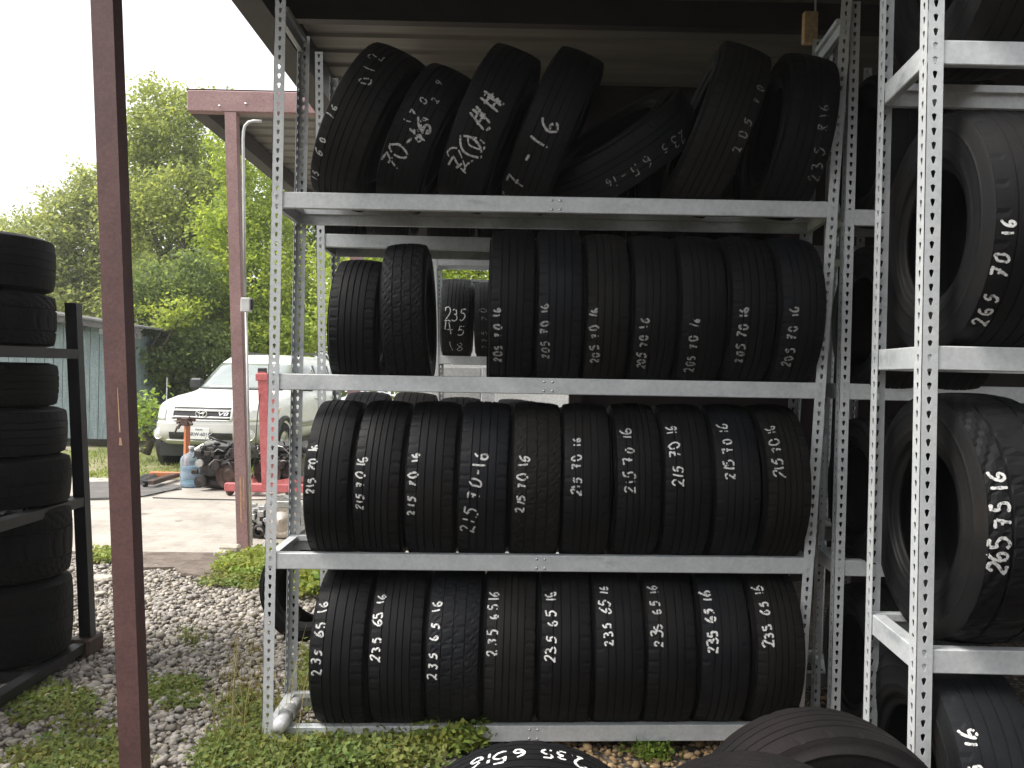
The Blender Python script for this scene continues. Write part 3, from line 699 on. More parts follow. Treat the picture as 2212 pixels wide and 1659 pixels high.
def hoist():
    y = 10.9; k = y / F
    q = lambda u, v, dy=0: P(u, v, y + dy)
    t = thing('engine_hoist', 'red shop crane with tall mast and black cap behind the rack post', 'hoist', (q(575, 1000).x, y, 0.015))
    a, b = q(487, 1053), q(660, 1047); z0, z1 = q(560, 1062).z, q(560, 1044).z
    MB().cbox((a.x, y - .05, z0), (b.x + .15, y + .05, z1), .01).build('base_beam', M['hoist_red'], t)
    for (xa, xb, ya, yb) in ((q(575, 0).x, q(640, 0).x + .2, y + .06, y + 1.1), (q(560, 0).x, q(520, 0).x, y + .06, y + .9)):
        mb = MB(); mb.tube([(xa, ya, z1 - .06), (xb, yb, z1 - .04)], .055, 4); mb.build('leg', M['hoist_red'], t)
    tp, bt = q(567, 803), q(578, 1046)
    n = 2; hw = .06
    mb = MB()
    for (h0, h1) in ((hw, hw * .8),):
        mb.add([(bt.x - h0, y - .05, z1), (bt.x + h0, y - .05, z1), (bt.x + h0, y + .05, z1), (bt.x - h0, y + .05, z1), (tp.x - h1, y - .05, tp.z), (tp.x + h1, y - .05, tp.z), (tp.x + h1, y + .05, tp.z), (tp.x - h1, y + .05, tp.z)],
               [(0, 3, 2, 1), (4, 5, 6, 7), (0, 1, 5, 4), (1, 2, 6, 5), (2, 3, 7, 6), (3, 0, 4, 7)])
    mb.build('mast', M['hoist_red'], t)
    g = [(570, 830), (583, 828), (600, 868), (594, 955), (580, 958)]
    MB().prism([(q(u, v).x, q(u, v).z) for u, v in g], y - .057, y - .051, lambda a_, b_, d: (a_, d, b_)).build('gusset', M['hoist_red'], t)
    c0 = q(568, 812)
    MB().cbox((c0.x - .075, y - .07, c0.z - .06), (c0.x + .075, y + .07, c0.z + .03), .008).build('mast_head', M['hoist_red'], t)
    MB().cbox((tp.x - .05, y - .045, c0.z + .032), (tp.x + .05, y + .045, c0.z + .10), .01).build('cap', M['black_plastic'], t)
    MB().tube([q(562, 850, -.08), q(556, 900, -.1), q(552, 960, -.1), q(556, 985, -.1)], .006, 6).build('hose', M['black_plastic'], t)
    for (u) in (497, 625):
        mb = MB(); caster(mb, q(u, 1060).x, y - .0, .055); mb.build('caster', M['rust'], t)
    mb = MB(); caster(mb, q(640, 0).x + .2, y + 1.05, .055); mb.build('caster', M['rust'], t)
hoist()

def engine_stand():
    y = 12.3; q = lambda u, v, dy=0: P(u, v, y + dy)
    t = thing('engine_stand', 'orange and rusty engine stand beside the blue water jug', 'stand', (q(402, 0).x, y, 0.0))
    b_, t_ = q(402, 1024), q(405, 905)
    MB().tube([b_, (t_.x, y, t_.z)], .045, 4).build('upright', M['orange'], t)
    h = MB(); h.cbox((t_.x - .13, y - .07, t_.z - .03), (t_.x + .13, y - .03, t_.z + .03), .008)
    h.cbox((t_.x - .05, y - .12, t_.z - .09), (t_.x + .05, y + .06, t_.z + .02), .01)
    hd = h.build('head_plate', M['rust'], t)
    for (dx, dz) in ((-.11, -.05), (.11, -.07), (-.09, -.13), (.08, .03)):
        MB().tube([(t_.x + dx * .4, y - .09, t_.z - .02), (t_.x + dx, y - .12, t_.z + dz)], .022, 6).build('arm', M['rust'], t)
    MB().tube([(t_.x - .1, y - .1, t_.z - .1), (t_.x - .13, y - .12, t_.z - .2)], .014, 6).build('handle', M['rust'], t)
    z = .09
    MB().cbox((q(343, 0).x, y - .04, z - .035), (q(524, 0).x, y + .04, z + .035), .01).build('base_beam', M['orange'], t)
    MB().cbox((q(402, 0).x - .045, y - .9, z - .03), (q(402, 0).x + .045, y - .05, z + .03), .01).build('leg', M['rust'], t)
    for (x_, y_) in ((q(350, 0).x, y), (q(518, 0).x, y), (q(402, 0).x - .1, y - .85)):
        mb = MB(); caster(mb, x_, y_, .035, 0.0 if y_ > 12.2 else .0155); mb.build('caster', M['black_steel'], t)
engine_stand()

def engine(u, vb, y, s, label, seed, flip=1, w_=0.62):
    """greasy engine resting on the slab"""
    r = random.Random(seed); c = P(u, vb, y); x, z = c.x, 0.04
    t = thing('engine', label, 'engine', (x, y, 0.016), 'engines on the slab')
    b = MB(); b.cbox((x - .24, y - .3, z + .14), (x + .24, y + .3, z + .36), .03); b.cbox((x - .2, y - .28, z), (x + .2, y + .28, z + .135), .04)
    b.build('block', M['engine'], t)
    for sx in (-1, 1):
        mt_ = Matrix.Translation((x + sx * .19, y, z + .42)) @ Matrix.Rotation(R_(32) * sx, 4, 'Y')
        h = MB().cbox((-.1, -.29, -.1), (.1, .29, .08), .02, mt_).build('cylinder_head', M['engine'], t)
        MB().cbox((-.085, -.27, .083), (.085, .27, .15), .025, mt_).build('valve_cover', M['alu'] if sx < 0 else M['black_plastic'], h)
    MB().cbox((x - .13, y - .2, z + .43), (x + .13, y + .2, z + .58), .04).build('intake_manifold', M['black_plastic'], t)
    fx = x + flip * .16
    MB().lathe([(0, .03), (.05, .035), (.09, .03), (.1, .015), (.16, .02), (.172, .035), (.178, .03), (.178, 0)], 40, Matrix.Translation((fx, y - .305, z + .18)) @ Matrix.Rotation(R_(90), 4, 'X')).build('flywheel', M['rust'], t, True)
    for (dx, dz, rr) in ((-.2, .1, .075), (-.02, .3, .06), (-.22, .33, .05)):
        MB().lathe([(0, .05), (rr * .4, .055), (rr * .8, .04), (rr, .05), (rr, 0), (rr, -.05), (0, -.05)], 24, Matrix.Translation((x + dx * flip, y - .34, z + dz)) @ Matrix.Rotation(R_(90), 4, 'X')).build('pulley', M['alu'] if rr == .05 else M['engine'], t, True)
    for k in range(9):
        a = Vector((x + r.uniform(-.28, .28), y + r.uniform(-.32, -.1), z + r.uniform(.3, .6))); d = Vector((r.uniform(-.25, .25), r.uniform(-.1, .05), r.uniform(-.15, .12)))
        MB().tube([a, a + d * .5 + Vector((0, -.05, r.uniform(0, .1))), a + d], r.uniform(.008, .018), 6).build('hose', M['black_plastic'], t, True)
    for k in range(10):
        a = Vector((x + r.uniform(-.3, .3), y + r.uniform(-.34, -.2), z + r.uniform(.25, .62))); d = Vector((r.uniform(-.2, .2), r.uniform(-.06, .02), r.uniform(-.1, .18)))
        MB().tube([a, a + d * .5 + Vector((0, -.03, .04)), a + d], .006, 5).build('wire', M['alu'], t)
    for k in range(14):
        a = Vector((x + r.uniform(-.3, .3), y + r.uniform(-.36, -.28), z + r.uniform(.1, .56))); e = r.uniform(.02, .05)
        MB().cbox((a.x - e, a.y - .02, a.z - e * .7), (a.x + e, a.y + .03, a.z + e * .7), .006, None).build('bracket', M['engine'], t)
    return t
engine(487, 1035, 11.6, 1, 'greasy dark engine with rusty flywheel behind the far red post', 5)
engine(618, 1030, 11.9, 1, 'greasy dark engine behind the mast of the red shop crane', 6, -1)

def transmission():
    y = 8.2; q = lambda u, v, dy=0: P(u, v, y + dy)
    c = q(610, 1124)
    t = thing('transmission', 'aluminium gearbox with a round beige converter, beside the far post', 'gearbox', (c.x, y, 0.0))
    k = y / F; R0 = 40 * k
    rm = Matrix.Translation(c) @ Matrix.Rotation(R_(90), 4, 'X')
    # bell housing: scalloped ring
    mb = MB(); n = 40; out = []; inn = []
    for i in range(n):
        a = 2 * math.pi * i / n; rr = R0 * (1.18 + (0.10 if i % 5 == 0 else 0) + (0.12 if math.sin(a) > 0.75 or abs(math.cos(a)) > .9 else 0))
        out.append((c.x + rr * math.cos(a), c.z + rr * math.sin(a))); inn.append((c.x + R0 * 1.06 * math.cos(a), c.z + R0 * 1.06 * math.sin(a)))
    vs = [(a, y - .04, b) for a, b in out] + [(a, y - .04, b) for a, b in inn] + [(a * .9 + c.x * .1, y + .16, b * .9 + c.z * .1) for a, b in out] + [(a, y + .12, b) for a, b in inn]
    fs = []
    for i in range(n):
        j = (i + 1) % n; fs += [(i, j, n + j, n + i), (i, 2 * n + i, 2 * n + j, j), (n + i, n + j, 3 * n + j, 3 * n + i)]
    mb.add(vs, fs); mb.build('bell_housing', M['alu'], t)
    MB().lathe([(0, .06), (R0 * .12, .07), (R0 * .16, .045), (R0 * .5, .05), (R0 * .56, .035), (R0 * .62, .045), (R0 * .92, .03), (R0 * .99, .0), (R0 * .99, -.1), (0, -.1)], 40, rm).build('torque_converter', M['beige_metal'], t, True)
    cs = MB()
    cs.cbox((c.x - R0 * 1.95, y + .03, .02), (c.x - R0 * .9, y + .35, c.z + R0 * .55), .03)
    cs.cbox((c.x - R0 * .9, y + .17, .02), (c.x + R0 * .9, y + .55, c.z + R0 * .6), .04)
    cs.build('case', M['alu'], t)
    r = random.Random(4)
    for i in range(26):
        a = Vector((c.x + r.uniform(-1.95, -1.0) * R0, y - r.uniform(-.02, .03), r.uniform(.05, c.z + R0 * .8)))
        e = r.uniform(.012, .03)
        MB().cbox((a.x - e, a.y - .03, a.z - e), (a.x + e, a.y + .04, a.z + e), .004, None).build('bracket' if i % 2 else 'solenoid', M['alu' if i % 2 else 'engine'], t)
    for (u, v, rr) in ((562, 1145, 14), (556, 1172, 9)):
        e = q(u, v); MB().lathe([(rr * k * .6, .05), (rr * k, .052), (rr * k, -.02), (rr * k * .6, -.01)], 20, Matrix.Translation((e.x, y - .0, e.z)) @ Matrix.Rotation(R_(90), 4, 'X')).build('port', M['engine'], t, True)
    for (u, v) in ((576, 1121), (583, 1153), (571, 1173)):
        e = q(u, v); MB().lathe([(.007, .0), (.007, .03), (.017, .03), (.017, 0)], 14, Matrix.Translation((e.x, y - .035, e.z)) @ Matrix.Rotation(R_(90), 4, 'X')).build('bolt_lug', M['white_pipe'], t, True)
    cs = MB(); a, b = q(592, 1094), q(634, 1084); cs.cbox((a.x, y - .05, a.z), (b.x, y + .02, b.z + .01), .005); cs.build('top_bracket', M['alu'], t)
transmission()

# mats, hose, cable, stones on the slab
mp = [G(188, 1042, .016), G(300, 1040, .016), G(402, 1050, .016), G(330, 1071, .016), G(190, 1078, .016)]
tag(MB().prism([(q.x, q.y) for q in mp], .017, .024, lambda a, b, d: (a, b, d)).build('floor_mat', M['mat']), 'grey rubber mat lying flat on the slab by the jug', 'mat')
def sheet(u0, v0, u1, v1, mat, name, label, cat, seed):
    rs = np.random.RandomState(seed); a, b = G(u0, v1, .02), G(u1, v0, .02); mb = MB(); nx, ny = 18, 6
    vs = []
    for j in range(ny):
        for i in range(nx):
            x = a.x + (b.x - a.x) * i / (nx - 1); y = a.y + (b.y - a.y) * j / (ny - 1) + rs.uniform(-.02, .02); e = math.sin(math.pi * j / (ny - 1)) * math.sin(math.pi * (i + .5) / nx)
            vs.append((x, y, .026 + e * (.045 + .03 * math.sin(i * 1.3)) + rs.uniform(0, .008)))
    fs = [(j * nx + i, j * nx + i + 1, (j + 1) * nx + i + 1, (j + 1) * nx + i) for j in range(ny - 1) for i in range(nx - 1)]
    mb.add(vs, fs); o = mb.build(name, mat, None, True); so_ = o.modifiers.new('thick', 'SOLIDIFY'); so_.thickness = .008
    tag(o, label, cat)
sheet(262, 1028, 378, 1046, M['rag'], 'tarp', 'folded dark tarp on the slab edge left of the jug', 'tarp', 1)
sheet(440, 1036, 530, 1052, M['rag'], 'rubber_sheet', 'crumpled black rubber sheet under the greasy engine', 'rubber sheet', 2)
cb = MB(); cb.tube([G(u, v, .028) for u, v in ((150, 1079), (200, 1079), (260, 1077), (310, 1072), (350, 1063), (392, 1056))], .009, 6)
tag(cb.build('cable', M['black_plastic'], None, True), 'black cable curving across the slab towards the jug', 'cable')
cb = MB(); cb.tube([G(u, v, .024) for u, v in ((330, 1075), (420, 1078), (520, 1080), (640, 1078), (700, 1079))], .007, 6)
tag(cb.build('cord', M['black_plastic'], None, True), 'thin straight dark cord on the slab below the red crane', 'cord')
for (u, v, s_, lab) in ((496, 1192, .07, 'pale broken brick lying at the foot of the far red post'), (480, 1200, .05, 'chipped pale rock left of the broken brick by the post')):
    p = G(u, v, .02); mb = MB().cbox((p.x - s_ * 1.3, p.y - s_ * .7, .018), (p.x + s_ * 1.3, p.y + s_ * .7, .02 + s_ * .9), s_ * .25); tag(mb.build('brick', M['stone']), lab, 'brick')
# ------------------------------------------------------------------ open sheds
def corrugated(x0, x1, y0, y1, z, pitch=0.30):
    """roof sheeting, ribs running along X"""
    prof = []; y = y0
    while y < y1:
        for (a, b) in ((0, 0), (.19, 0), (.205, .006), (.22, 0), (.245, .03), (.275, .03)): prof.append((min(y1, y + a), z + b))
        y += pitch
    mb = MB(); n = len(prof)
    vs = [(x0, a, b) for a, b in prof] + [(x1, a, b) for a, b in prof] + [(x0, a, b + .012) for a, b in prof] + [(x1, a, b + .012) for a, b in prof]
    fs = []
    for i in range(n - 1):
        fs += [(i, i + 1, n + i + 1, n + i), (2 * n + i, 3 * n + i, 3 * n + i + 1, 2 * n + i + 1)]
    return mb.add(vs, fs)
def square_post(mb, b, t, h):
    b, t = Vector(b), Vector(t); vs = []
    for c in (b, t):
        for (sx, sy) in ((-1, -1), (1, -1), (1, 1), (-1, 1)): vs.append((c.x + sx * h, c.y + sy * h, c.z))
    mb.add(vs, [(0, 3, 2, 1), (4, 5, 6, 7), (0, 1, 5, 4), (1, 2, 6, 5), (2, 3, 7, 6), (3, 0, 4, 7)]); return mb
def near_shed():
    Z = 3.90
    t = thing('open_shed', 'open shed over the tire racks, red steel post and dark tin roof', 'shed', (-1.28, 3.0, 0))
    y = 3.0
    bt, tp = P(293, 1659, y), P(230, 0, y); d = (bt - tp) / (bt.z - tp.z)
    b = bt + d * (0 - bt.z); tt = tp + d * (Z - .02 - tp.z)
    ps = square_post(MB(), (b.x, y, -.02), (tt.x, y, tt.z), .0375).build('front_post', M['red_steel'], t)
    s0, s1 = P(296, 845, y), P(302, 985, y)
    sm = MB(); yf = y - .0375
    def strip(u0, v0, u1, v1, wpx):
        a, c = P(u0, v0, yf), P(u1, v1, yf); h = wpx * yf / F / 2
        sm.add([(a.x - h * .5, yf - .001, a.z), (a.x + h * .5, yf - .001, a.z), (c.x + h, yf - .001, c.z), (c.x - h, yf - .001, c.z), (a.x - h * .5, yf + .002, a.z), (a.x + h * .5, yf + .002, a.z), (c.x + h, yf + .002, c.z), (c.x - h, yf + .002, c.z)],
               [(0, 3, 2, 1), (4, 5, 6, 7), (0, 1, 5, 4), (1, 2, 6, 5), (2, 3, 7, 6), (3, 0, 4, 7)])
    strip(254, 838, 259, 934, 3.0); strip(260, 946, 261, 962, 7)
    sm.build('scratch', M['scratch'], ps)
    XR = 3.4; YB = 7.1; Y0 = 2.5
    MB().box((-1.44, 5.38, 3.735), (XR, 5.46, Z - .003)).build('header_beam', M['dark_steel'], t)
    MB().box((-.85, YB - .12, 2.62), (.545, YB - .05, Z - .004)).build('upper_back_wall', M['dark_steel'], t)
    MB().box((-1.62, Y0, 3.20), (XR, Y0 + .08, Z - .003)).build('shade_fascia', M['dark_steel'], t)  # deep board out of view, added to shade the upper racks
    MB().box((-1.62, Y0 + .09, 3.66), (-1.445, YB, Z - .003)).build('edge_rafter', M['dark_steel'], t)
    corrugated(-1.62, XR, Y0, YB, Z).build('roof_sheet', M['roof_tin'], t)
    MB().box((.55, YB - .12, 0), (XR, YB - .05, Z - .004)).build('back_wall', M['dark_steel'], t)
    MB().box((XR - .08, Y0 + .09, 0), (XR - .01, YB - .13, Z - .004)).build('side_wall', M['dark_steel'], t)  # back and right walls added, drawn in to deepen the shade
    for (x_, y_) in ((.5, 6.92),):
        if x_ > 0: square_post(MB(), (x_, y_, -.02), (x_, y_, Z - .01), .05).build('rear_post', M['dark_steel'], t)
near_shed()
def far_shed():
    y = 7.7; Z0, Z1 = P(530, 246, y).z, P(530, 200, y).z
    xl = P(408, 222, y).x; XR = P(815, 600, 7.7).x; YB = 12.2
    t = thing('open_shed', 'farther open shed with faded red front beam, post and ribbed tin ceiling', 'shed', (-2.4, y, 0))
    MB().cbox((xl, y - .05, Z0), (XR, y + .05, Z1), .008).build('front_beam', M['pink_steel'], t)
    bt, tp = P(528, 1200, y), P(501, 250, y); d = (bt - tp) / (bt.z - tp.z); b = bt + d * (0 - bt.z)
    ps = square_post(MB(), (b.x, y, -.02), (tp.x, y, Z0 - .002), .049).build('post', M['pink_steel'], t)
    sm = MB(); yf = y - .049
    for (u0, v0, u1, v1, w_) in ((519, 1040, 521, 1128, 3.2), (525, 1085, 527, 1100, 2.5), (526, 1040, 527.5, 1095, 2.0)):
        v0 -= 10; a, c = P(u0, v0 , yf), P(u1, v1, yf); h = w_ * yf / F / 2
        sm.add([(a.x - h, yf - .001, a.z), (a.x + h, yf - .001, a.z), (c.x + h, yf - .001, c.z), (c.x - h, yf - .001, c.z)], [(0, 1, 2, 3)])
    sm.build('scratch', M['scratch'], ps)
    MB().box((xl, y + .055, Z0 + .0), (xl + .14, YB, Z1 - .02)).build('edge_rafter', M['dark_steel'], t)
    MB().box((xl + .15, YB - .1, Z0 - .02), (XR, YB, Z1 - .02)).build('rear_beam', M['dark_steel'], t)
    corrugated(xl - .02, XR, y - .03, YB, Z1 + .003).build('roof_sheet', M['roof_tin'], t)
    xq = P(770, 565, y).x; square_post(MB(), (xq, y, -.02), (xq, y, Z0 - .002), .049).build('post', M['pink_steel'], t)
    # conduit and switch box on the post
    pts = []
    for (u, v) in ((565, 262), (548, 261), (537, 264), (529, 272), (526, 284), (525, 300), (527, 480), (529, 640)): pts.append(P(u, v, y - .03))
    cd_ = MB().tube(pts, .014, 8).build('conduit', M['conduit'], t, True)
    MB().tube([P(531, 672, y - .03), P(536, 900, y - .03), P(543, 1178, y - .03)], .013, 8).build('conduit', M['conduit'], t, True)
    a, c = P(521, 643, y - .1), P(541, 674, y - .1)
    bx = MB().cbox((a.x, y - .12, c.z), (c.x, y - .052, a.z), .006).build('switch_box', M['conduit'], t)
    MB().cbox((c.x + .001, y - .1, c.z + .02), (c.x + .02, y - .06, a.z - .01), .004).build('lever', M['black_plastic'], bx)
    for (u, v) in ((474, 229), (531, 224)):
        MB().dome(P(u, v, y - .05), (0, -1, 0), .012, .01).build('bolt', M['chrome'], t, True)
far_shed()
def yard_blocker():  # unseen building mass added behind the camera to cut low sky light
    t = thing('blocker', 'added unseen workshop across the yard, facing the tire racks', 'building', (3, -9, 0))
    MB().box((-7, -15, -.02), (5.0, -9, 5.4)).build('wall', M['dark_steel'], t)
    MB().box((5.005, -15, -.02), (9, 1.6, 5.4)).build('side_blocker', M['dark_steel'], t)  # unseen wing added to darken the right side
    MB().box((-7.3, -15.2, 5.402), (9.2, -8.7, 5.55)).build('roof', M['roof_felt'], t)
    for x in (-5, -1): MB().box((x, -9.05, .0), (x + 2.6, -8.99, 2.9)).build('door', M['shed_wood'], t)
yard_blocker()
a, c = P(1736, 26, 5.3), P(1764, 95, 5.3)
wb = thing('wood_block', 'short raw wood board hanging under the dark roof at upper right', 'board', (a.x, 5.3, c.z))
MB().cbox((a.x, 5.28, c.z), (c.x, 5.33, a.z), .004).build('board', M['wood'], wb)
MB().tube([((a.x + c.x) / 2 + .03, 5.305, a.z), ((a.x + c.x) / 2 + .03, 5.305, 3.90)], .006, 6).build('hanger', M['galv'], wb)

# ------------------------------------------------------------------ steel racks
HOLE = [(0, .010), (.0068, .0065), (.0062, .0005), (.0028, -.011), (0, -.012), (-.0028, -.011), (-.0062, .0005), (-.0068, .0065)]
def angle_post(b, t, sx, sy, wd, pitch):
    """perforated angle iron; corner line b->t, flanges towards sx and sy"""
    mb = MB(); b, t = Vector(b), Vector(t); L = (t - b).length; n = max(1, int(round(L / pitch))); th = .0022
    for ax, s in ((0, sx), (1, sy)):
        for k in range(n):
            zc = (k + .5) / n; hp = L / n / 2
            outer = [(0, hp), (wd / 2, hp), (wd / 2, 0), (wd / 2, -hp), (0, -hp), (-wd / 2, -hp), (-wd / 2, 0), (-wd / 2, hp)]
            def pt(a, h, lay):
                c = b.lerp(t, (k + .5) / n + h / L); e = (wd / 2 + a) * s
                o = th * lay
                return (c.x + e, c.y + sy * o, c.z) if ax == 0 else (c.x + sx * o, c.y + e, c.z)
            vs = [pt(a, h, 0) for a, h in outer] + [pt(a, h, 0) for a, h in HOLE] + [pt(a, h, 1) for a, h in outer] + [pt(a, h, 1) for a, h in HOLE]
            fs = []
            for i in range(8):
                j = (i + 1) % 8; fs += [(i, j, 8 + j, 8 + i), (16 + i, 24 + i, 24 + j, 16 + j), (8 + i, 8 + j, 24 + j, 24 + i)]
            fs += [(1, 3, 19, 17), (7, 5, 21, 23)]
            mb.add(vs, fs)
    return mb
BPROF = [(0, .003), (.003, 0), (.024, 0), (.024, .046), (.040, .046), (.040, .068), (.003, .068), (0, .065)]
def beam_mb(a, c, inward, hgt=.068):
    """shelf beam from a to c (bottom front edge), profile growing along inward"""
    a, c = Vector(a), Vector(c); w_ = Vector(inward); k = hgt / .068
    n = len(BPROF); vs = [a + w_ * p + Vector((0, 0, q * k)) for p, q in BPROF] + [c + w_ * p + Vector((0, 0, q * k)) for p, q in BPROF]
    return MB().add(vs, [tuple(range(n)), tuple(range(n, 2 * n))[::-1]] + [(i, n + i, n + (i + 1) % n, (i + 1) % n) for i in range(n)])
def on(line, z):
    a, b = line; k = (z - a.z) / (b.z - a.z); return a.lerp(b, k)
def rack(label, FL, FR, RL, RR, levels, wd, pitch, loc, hb=.068, top_side=None, rivets=(), front_skip=(), side_levels=None):
    """FL.. : (bottom, top) corner lines; levels: (z at left, z at right) of beam bottoms"""
    t = thing('tire_rack', label, 'rack', loc, 'galvanised tire racks')
    for (ln, sx, sy) in ((FL, 1, 1), (FR, -1, 1), (RL, 1, -1), (RR, -1, -1)):
        if ln is None: continue
        angle_post(ln[0], ln[1], sx, sy, wd, pitch).build('post', M['galv'], t)
    for i, (zl, zr) in enumerate(levels):
        if i not in front_skip:
            a, c = on(FL, zl), on(FR, zr); a += Vector((.004, .004, 0)); c += Vector((-.004, .004, 0))
            bo = beam_mb(a, c, (0, 1, 0), hb).build('front_beam', M['galv'], t)
            for fr in rivets:
                q = a.lerp(c, fr)
                for dz in (.014, .052): MB().dome((q.x, q.y, q.z + dz * hb / .068), (0, -1, 0), .0065, .004).build('rivet', M['chrome'], bo, True)
        a, c = on(RL, zl), on(RR, zr); a += Vector((.004, -.004, 0)); c += Vector((-.004, -.004, 0))
        beam_mb(a, c, (0, -1, 0), hb).build('rear_beam', M['galv'], t)
    for (fl, rl, sx, ix) in ((FL, RL, 1, 0), (FR, RR, -1, 1)):
        zs = [lv_[ix] for lv_ in levels] + ([top_side] if top_side else [])
        for z in zs:
            a, c = on(fl, z), on(rl, z); a += Vector((.0045 * sx, .046, .001)); c += Vector((.0045 * sx, -.046, .001))
            beam_mb(a, c, (sx, 0, 0), hb * .96).build('side_beam', M['galv'], t)
    return t
def line(u0, v0, u1, v1, y, zb, zt):
    a, b = P(u0, v0, y), P(u1, v1, y); d = (b - a) / (b.z - a.z)
    r = (a + d * (zb - a.z), a + d * (zt - a.z)); r[0].y = y; r[1].y = y
    return r
YF, YR = 3.70, 4.14
mFL = line(566, 1555, 594, 0, YF, 0.0, 3.20); mFR = line(1737, 1540, 1842, 0, YF, 0.0, 3.20)
mRL = line(622, 1400, 648, 93, YR, 0.0, 3.16)
mRR = (mFR[0] + Vector((.03, .44, 0)), mFR[1] + Vector((.03, .44, 0)))
def zpx(u, v, y): return P(u, v, y).z
lv1 = (zpx(622, 449, YF), zpx(1805, 470, YF)); lv2 = (zpx(608, 842, YF), zpx(1780, 862, YF)); lv3 = (zpx(595, 1230, YF), zpx(1755, 1241, YF)); lv4 = (zpx(735, 1610, YF), zpx(1690, 1600, YF))
rack('wide galvanised rack in the middle holding four rows of tires', mFL, mFR, mRL, mRR, [lv4, lv3, lv2, lv1], .046, .039, (0, YF, 0), top_side=3.07, rivets=(.495, .51))
# near right rack
yF2, yR2 = 2.45, 2.86
rFL = line(1976, 1593, 2005, 0, yF2, 0.0, 2.95); rRL = line(1866, 1470, 1901, 0, yR2, 0.0, 2.95)
rFR = (Vector((2.7, yF2, 0)), Vector((2.7, yF2, 2.95))); rRR = (Vector((2.7, yR2, 0)), Vector((2.7, yR2, 2.95)))
z2 = [zpx(2050, 1457, yF2), zpx(2050, 800, yF2), zpx(2050, 138, yF2)]
rack('tall galvanised rack nearest the camera at the right edge', rFL, rFR, rRL, rRR, [(.02, .02)] + [(z, z) for z in z2], .046, .0392, (1.2, yF2, 0))
# rack continuing right of the middle one
yF3, yR3 = 3.72, 4.02
dFL = line(1794, 1527, 1838, 0, yF3, 0.0, 3.2); dRL = (dFL[0] + Vector((.02, .3, 0)), dFL[1] + Vector((.02, .3, 0)))
dFR = (Vector((3.2, yF3, 0)), Vector((3.2, yF3, 3.2))); dRR = (Vector((3.2, yR3, 0)), Vector((3.2, yR3, 3.2)))
zd = [zpx(1866, v, yF3) for v in (1246, 864, 487)]
rack('galvanised rack in shadow between the middle rack and the right one', dFL, dFR, dRL, dRR, [(.03, .03)] + [(z, z) for z in zd], .042, .039, (1.4, yF3, 0))
# rack behind the middle one
yF4, yR4 = 4.50, 4.90
bFL = line(690, 1235, 679, 54, yF4, 0.0, 3.22); bRL = (bFL[0] + Vector((.0, .40, 0)), bFL[1] + Vector((.0, .40, 0)))
bFR = (Vector((1.75, yF4, 0)), Vector((1.8, yF4, 3.2))); bRR = (Vector((1.75, yR4, 0)), Vector((1.8, yR4, 3.2)))
zb1 = (zpx(700, 533, yF4), zpx(1050, 545, yF4)); zb1 = (zb1[0], zb1[0] + (zb1[1] - zb1[0]) * .5)
zb2, zb3, zb4 = (1.36, 1.36), (.70, .70), (.03, .03)
zb2 = (.78, .78)
rack('galvanised rack standing directly behind the middle rack', bFL, bFR, bRL, bRR, [zb4, zb2, zb1], .042, .039, (-.97, yF4, 0))
# far rack
yF5, yR5 = 7.3, 7.6
cFL = line(938, 1015, 930, 558, yF5, 0.0, zpx(940, 553, yF5)); cRL = (cFL[0] + Vector((.02, .3, 0)), cFL[1] + Vector((.02, .3, 0)))
cFR = (Vector((1.5, yF5, 0)), Vector((1.5, yF5, 2.55))); cRR = (Vector((1.5, yR5, 0)), Vector((1.5, yR5, 2.55)))
zc1, zc2 = zpx(1000, 574, yF5), zpx(1000, 787, yF5)
rack('far galvanised rack in daylight seen through the gap in the upper row', cFL, cFR, cRL, cRR, [(.05, .05), (.68, .68), (zc2, zc2), (zc1, zc1)], .05, .039, (-.6, yF5, 0))
# ------------------------------------------------------------------ tires
GLY = {
 '0': [[(.3, 1), (.08, .8), (.03, .45), (.15, .08), (.35, .0), (.55, .25), (.56, .65), (.42, .95), (.28, 1)]],
 '1': [[(.3, 1), (.28, .5), (.3, 0)]],
 '2': [[(.05, .78), (.16, .96), (.38, 1), (.54, .84), (.46, .58), (.2, .2), (.03, .02)], [(.03, .02), (.3, .06), (.6, .02)]],
 '3': [[(.05, .92), (.3, 1), (.5, .85), (.42, .62), (.22, .54)], [(.22, .54), (.5, .45), (.56, .2), (.34, .0), (.04, .06)]],
 '4': [[(.15, 1), (.06, .45)], [(.06, .45), (.56, .42)], [(.44, .95), (.42, 0)]],
 '5': [[(.56, .97), (.14, .96)], [(.14, .96), (.08, .56)], [(.08, .56), (.34, .62), (.54, .42), (.46, .1), (.22, .0), (.02, .08)]],
 '6': [[(.48, 1), (.2, .76), (.05, .36), (.14, .05), (.38, .0), (.53, .22), (.4, .44), (.1, .32)]],
 '7': [[(.02, .93), (.58, .97)], [(.58, .97), (.36, .5), (.22, 0)], [(.12, .52), (.52, .5)]],
 '8': [[(.5, .85), (.3, 1), (.1, .83), (.3, .55), (.53, .25), (.3, 0), (.07, .22), (.3, .52), (.5, .85)]],
 '9': [[(.5, .75), (.3, .55), (.08, .7), (.2, .97), (.45, .95), (.5, .7), (.45, .3), (.35, 0)]],
 '-': [[(.1, .5), (.5, .5)]], '.': [[(.26, .03), (.34, .05)]],
 'R': [[(.1, 0), (.1, 1)], [(.1, 1), (.45, .95), (.5, .7), (.12, .52)], [(.2, .5), (.56, 0)]],
 'H': [[(.05, 0), (.12, 1)], [(.42, 0), (.5, 1)], [(.0, .35), (.6, .4)], [(.02, .65), (.6, .7)]],
}
GW = {'1': .38, ' ': .55, '.': .3, '-': .6}
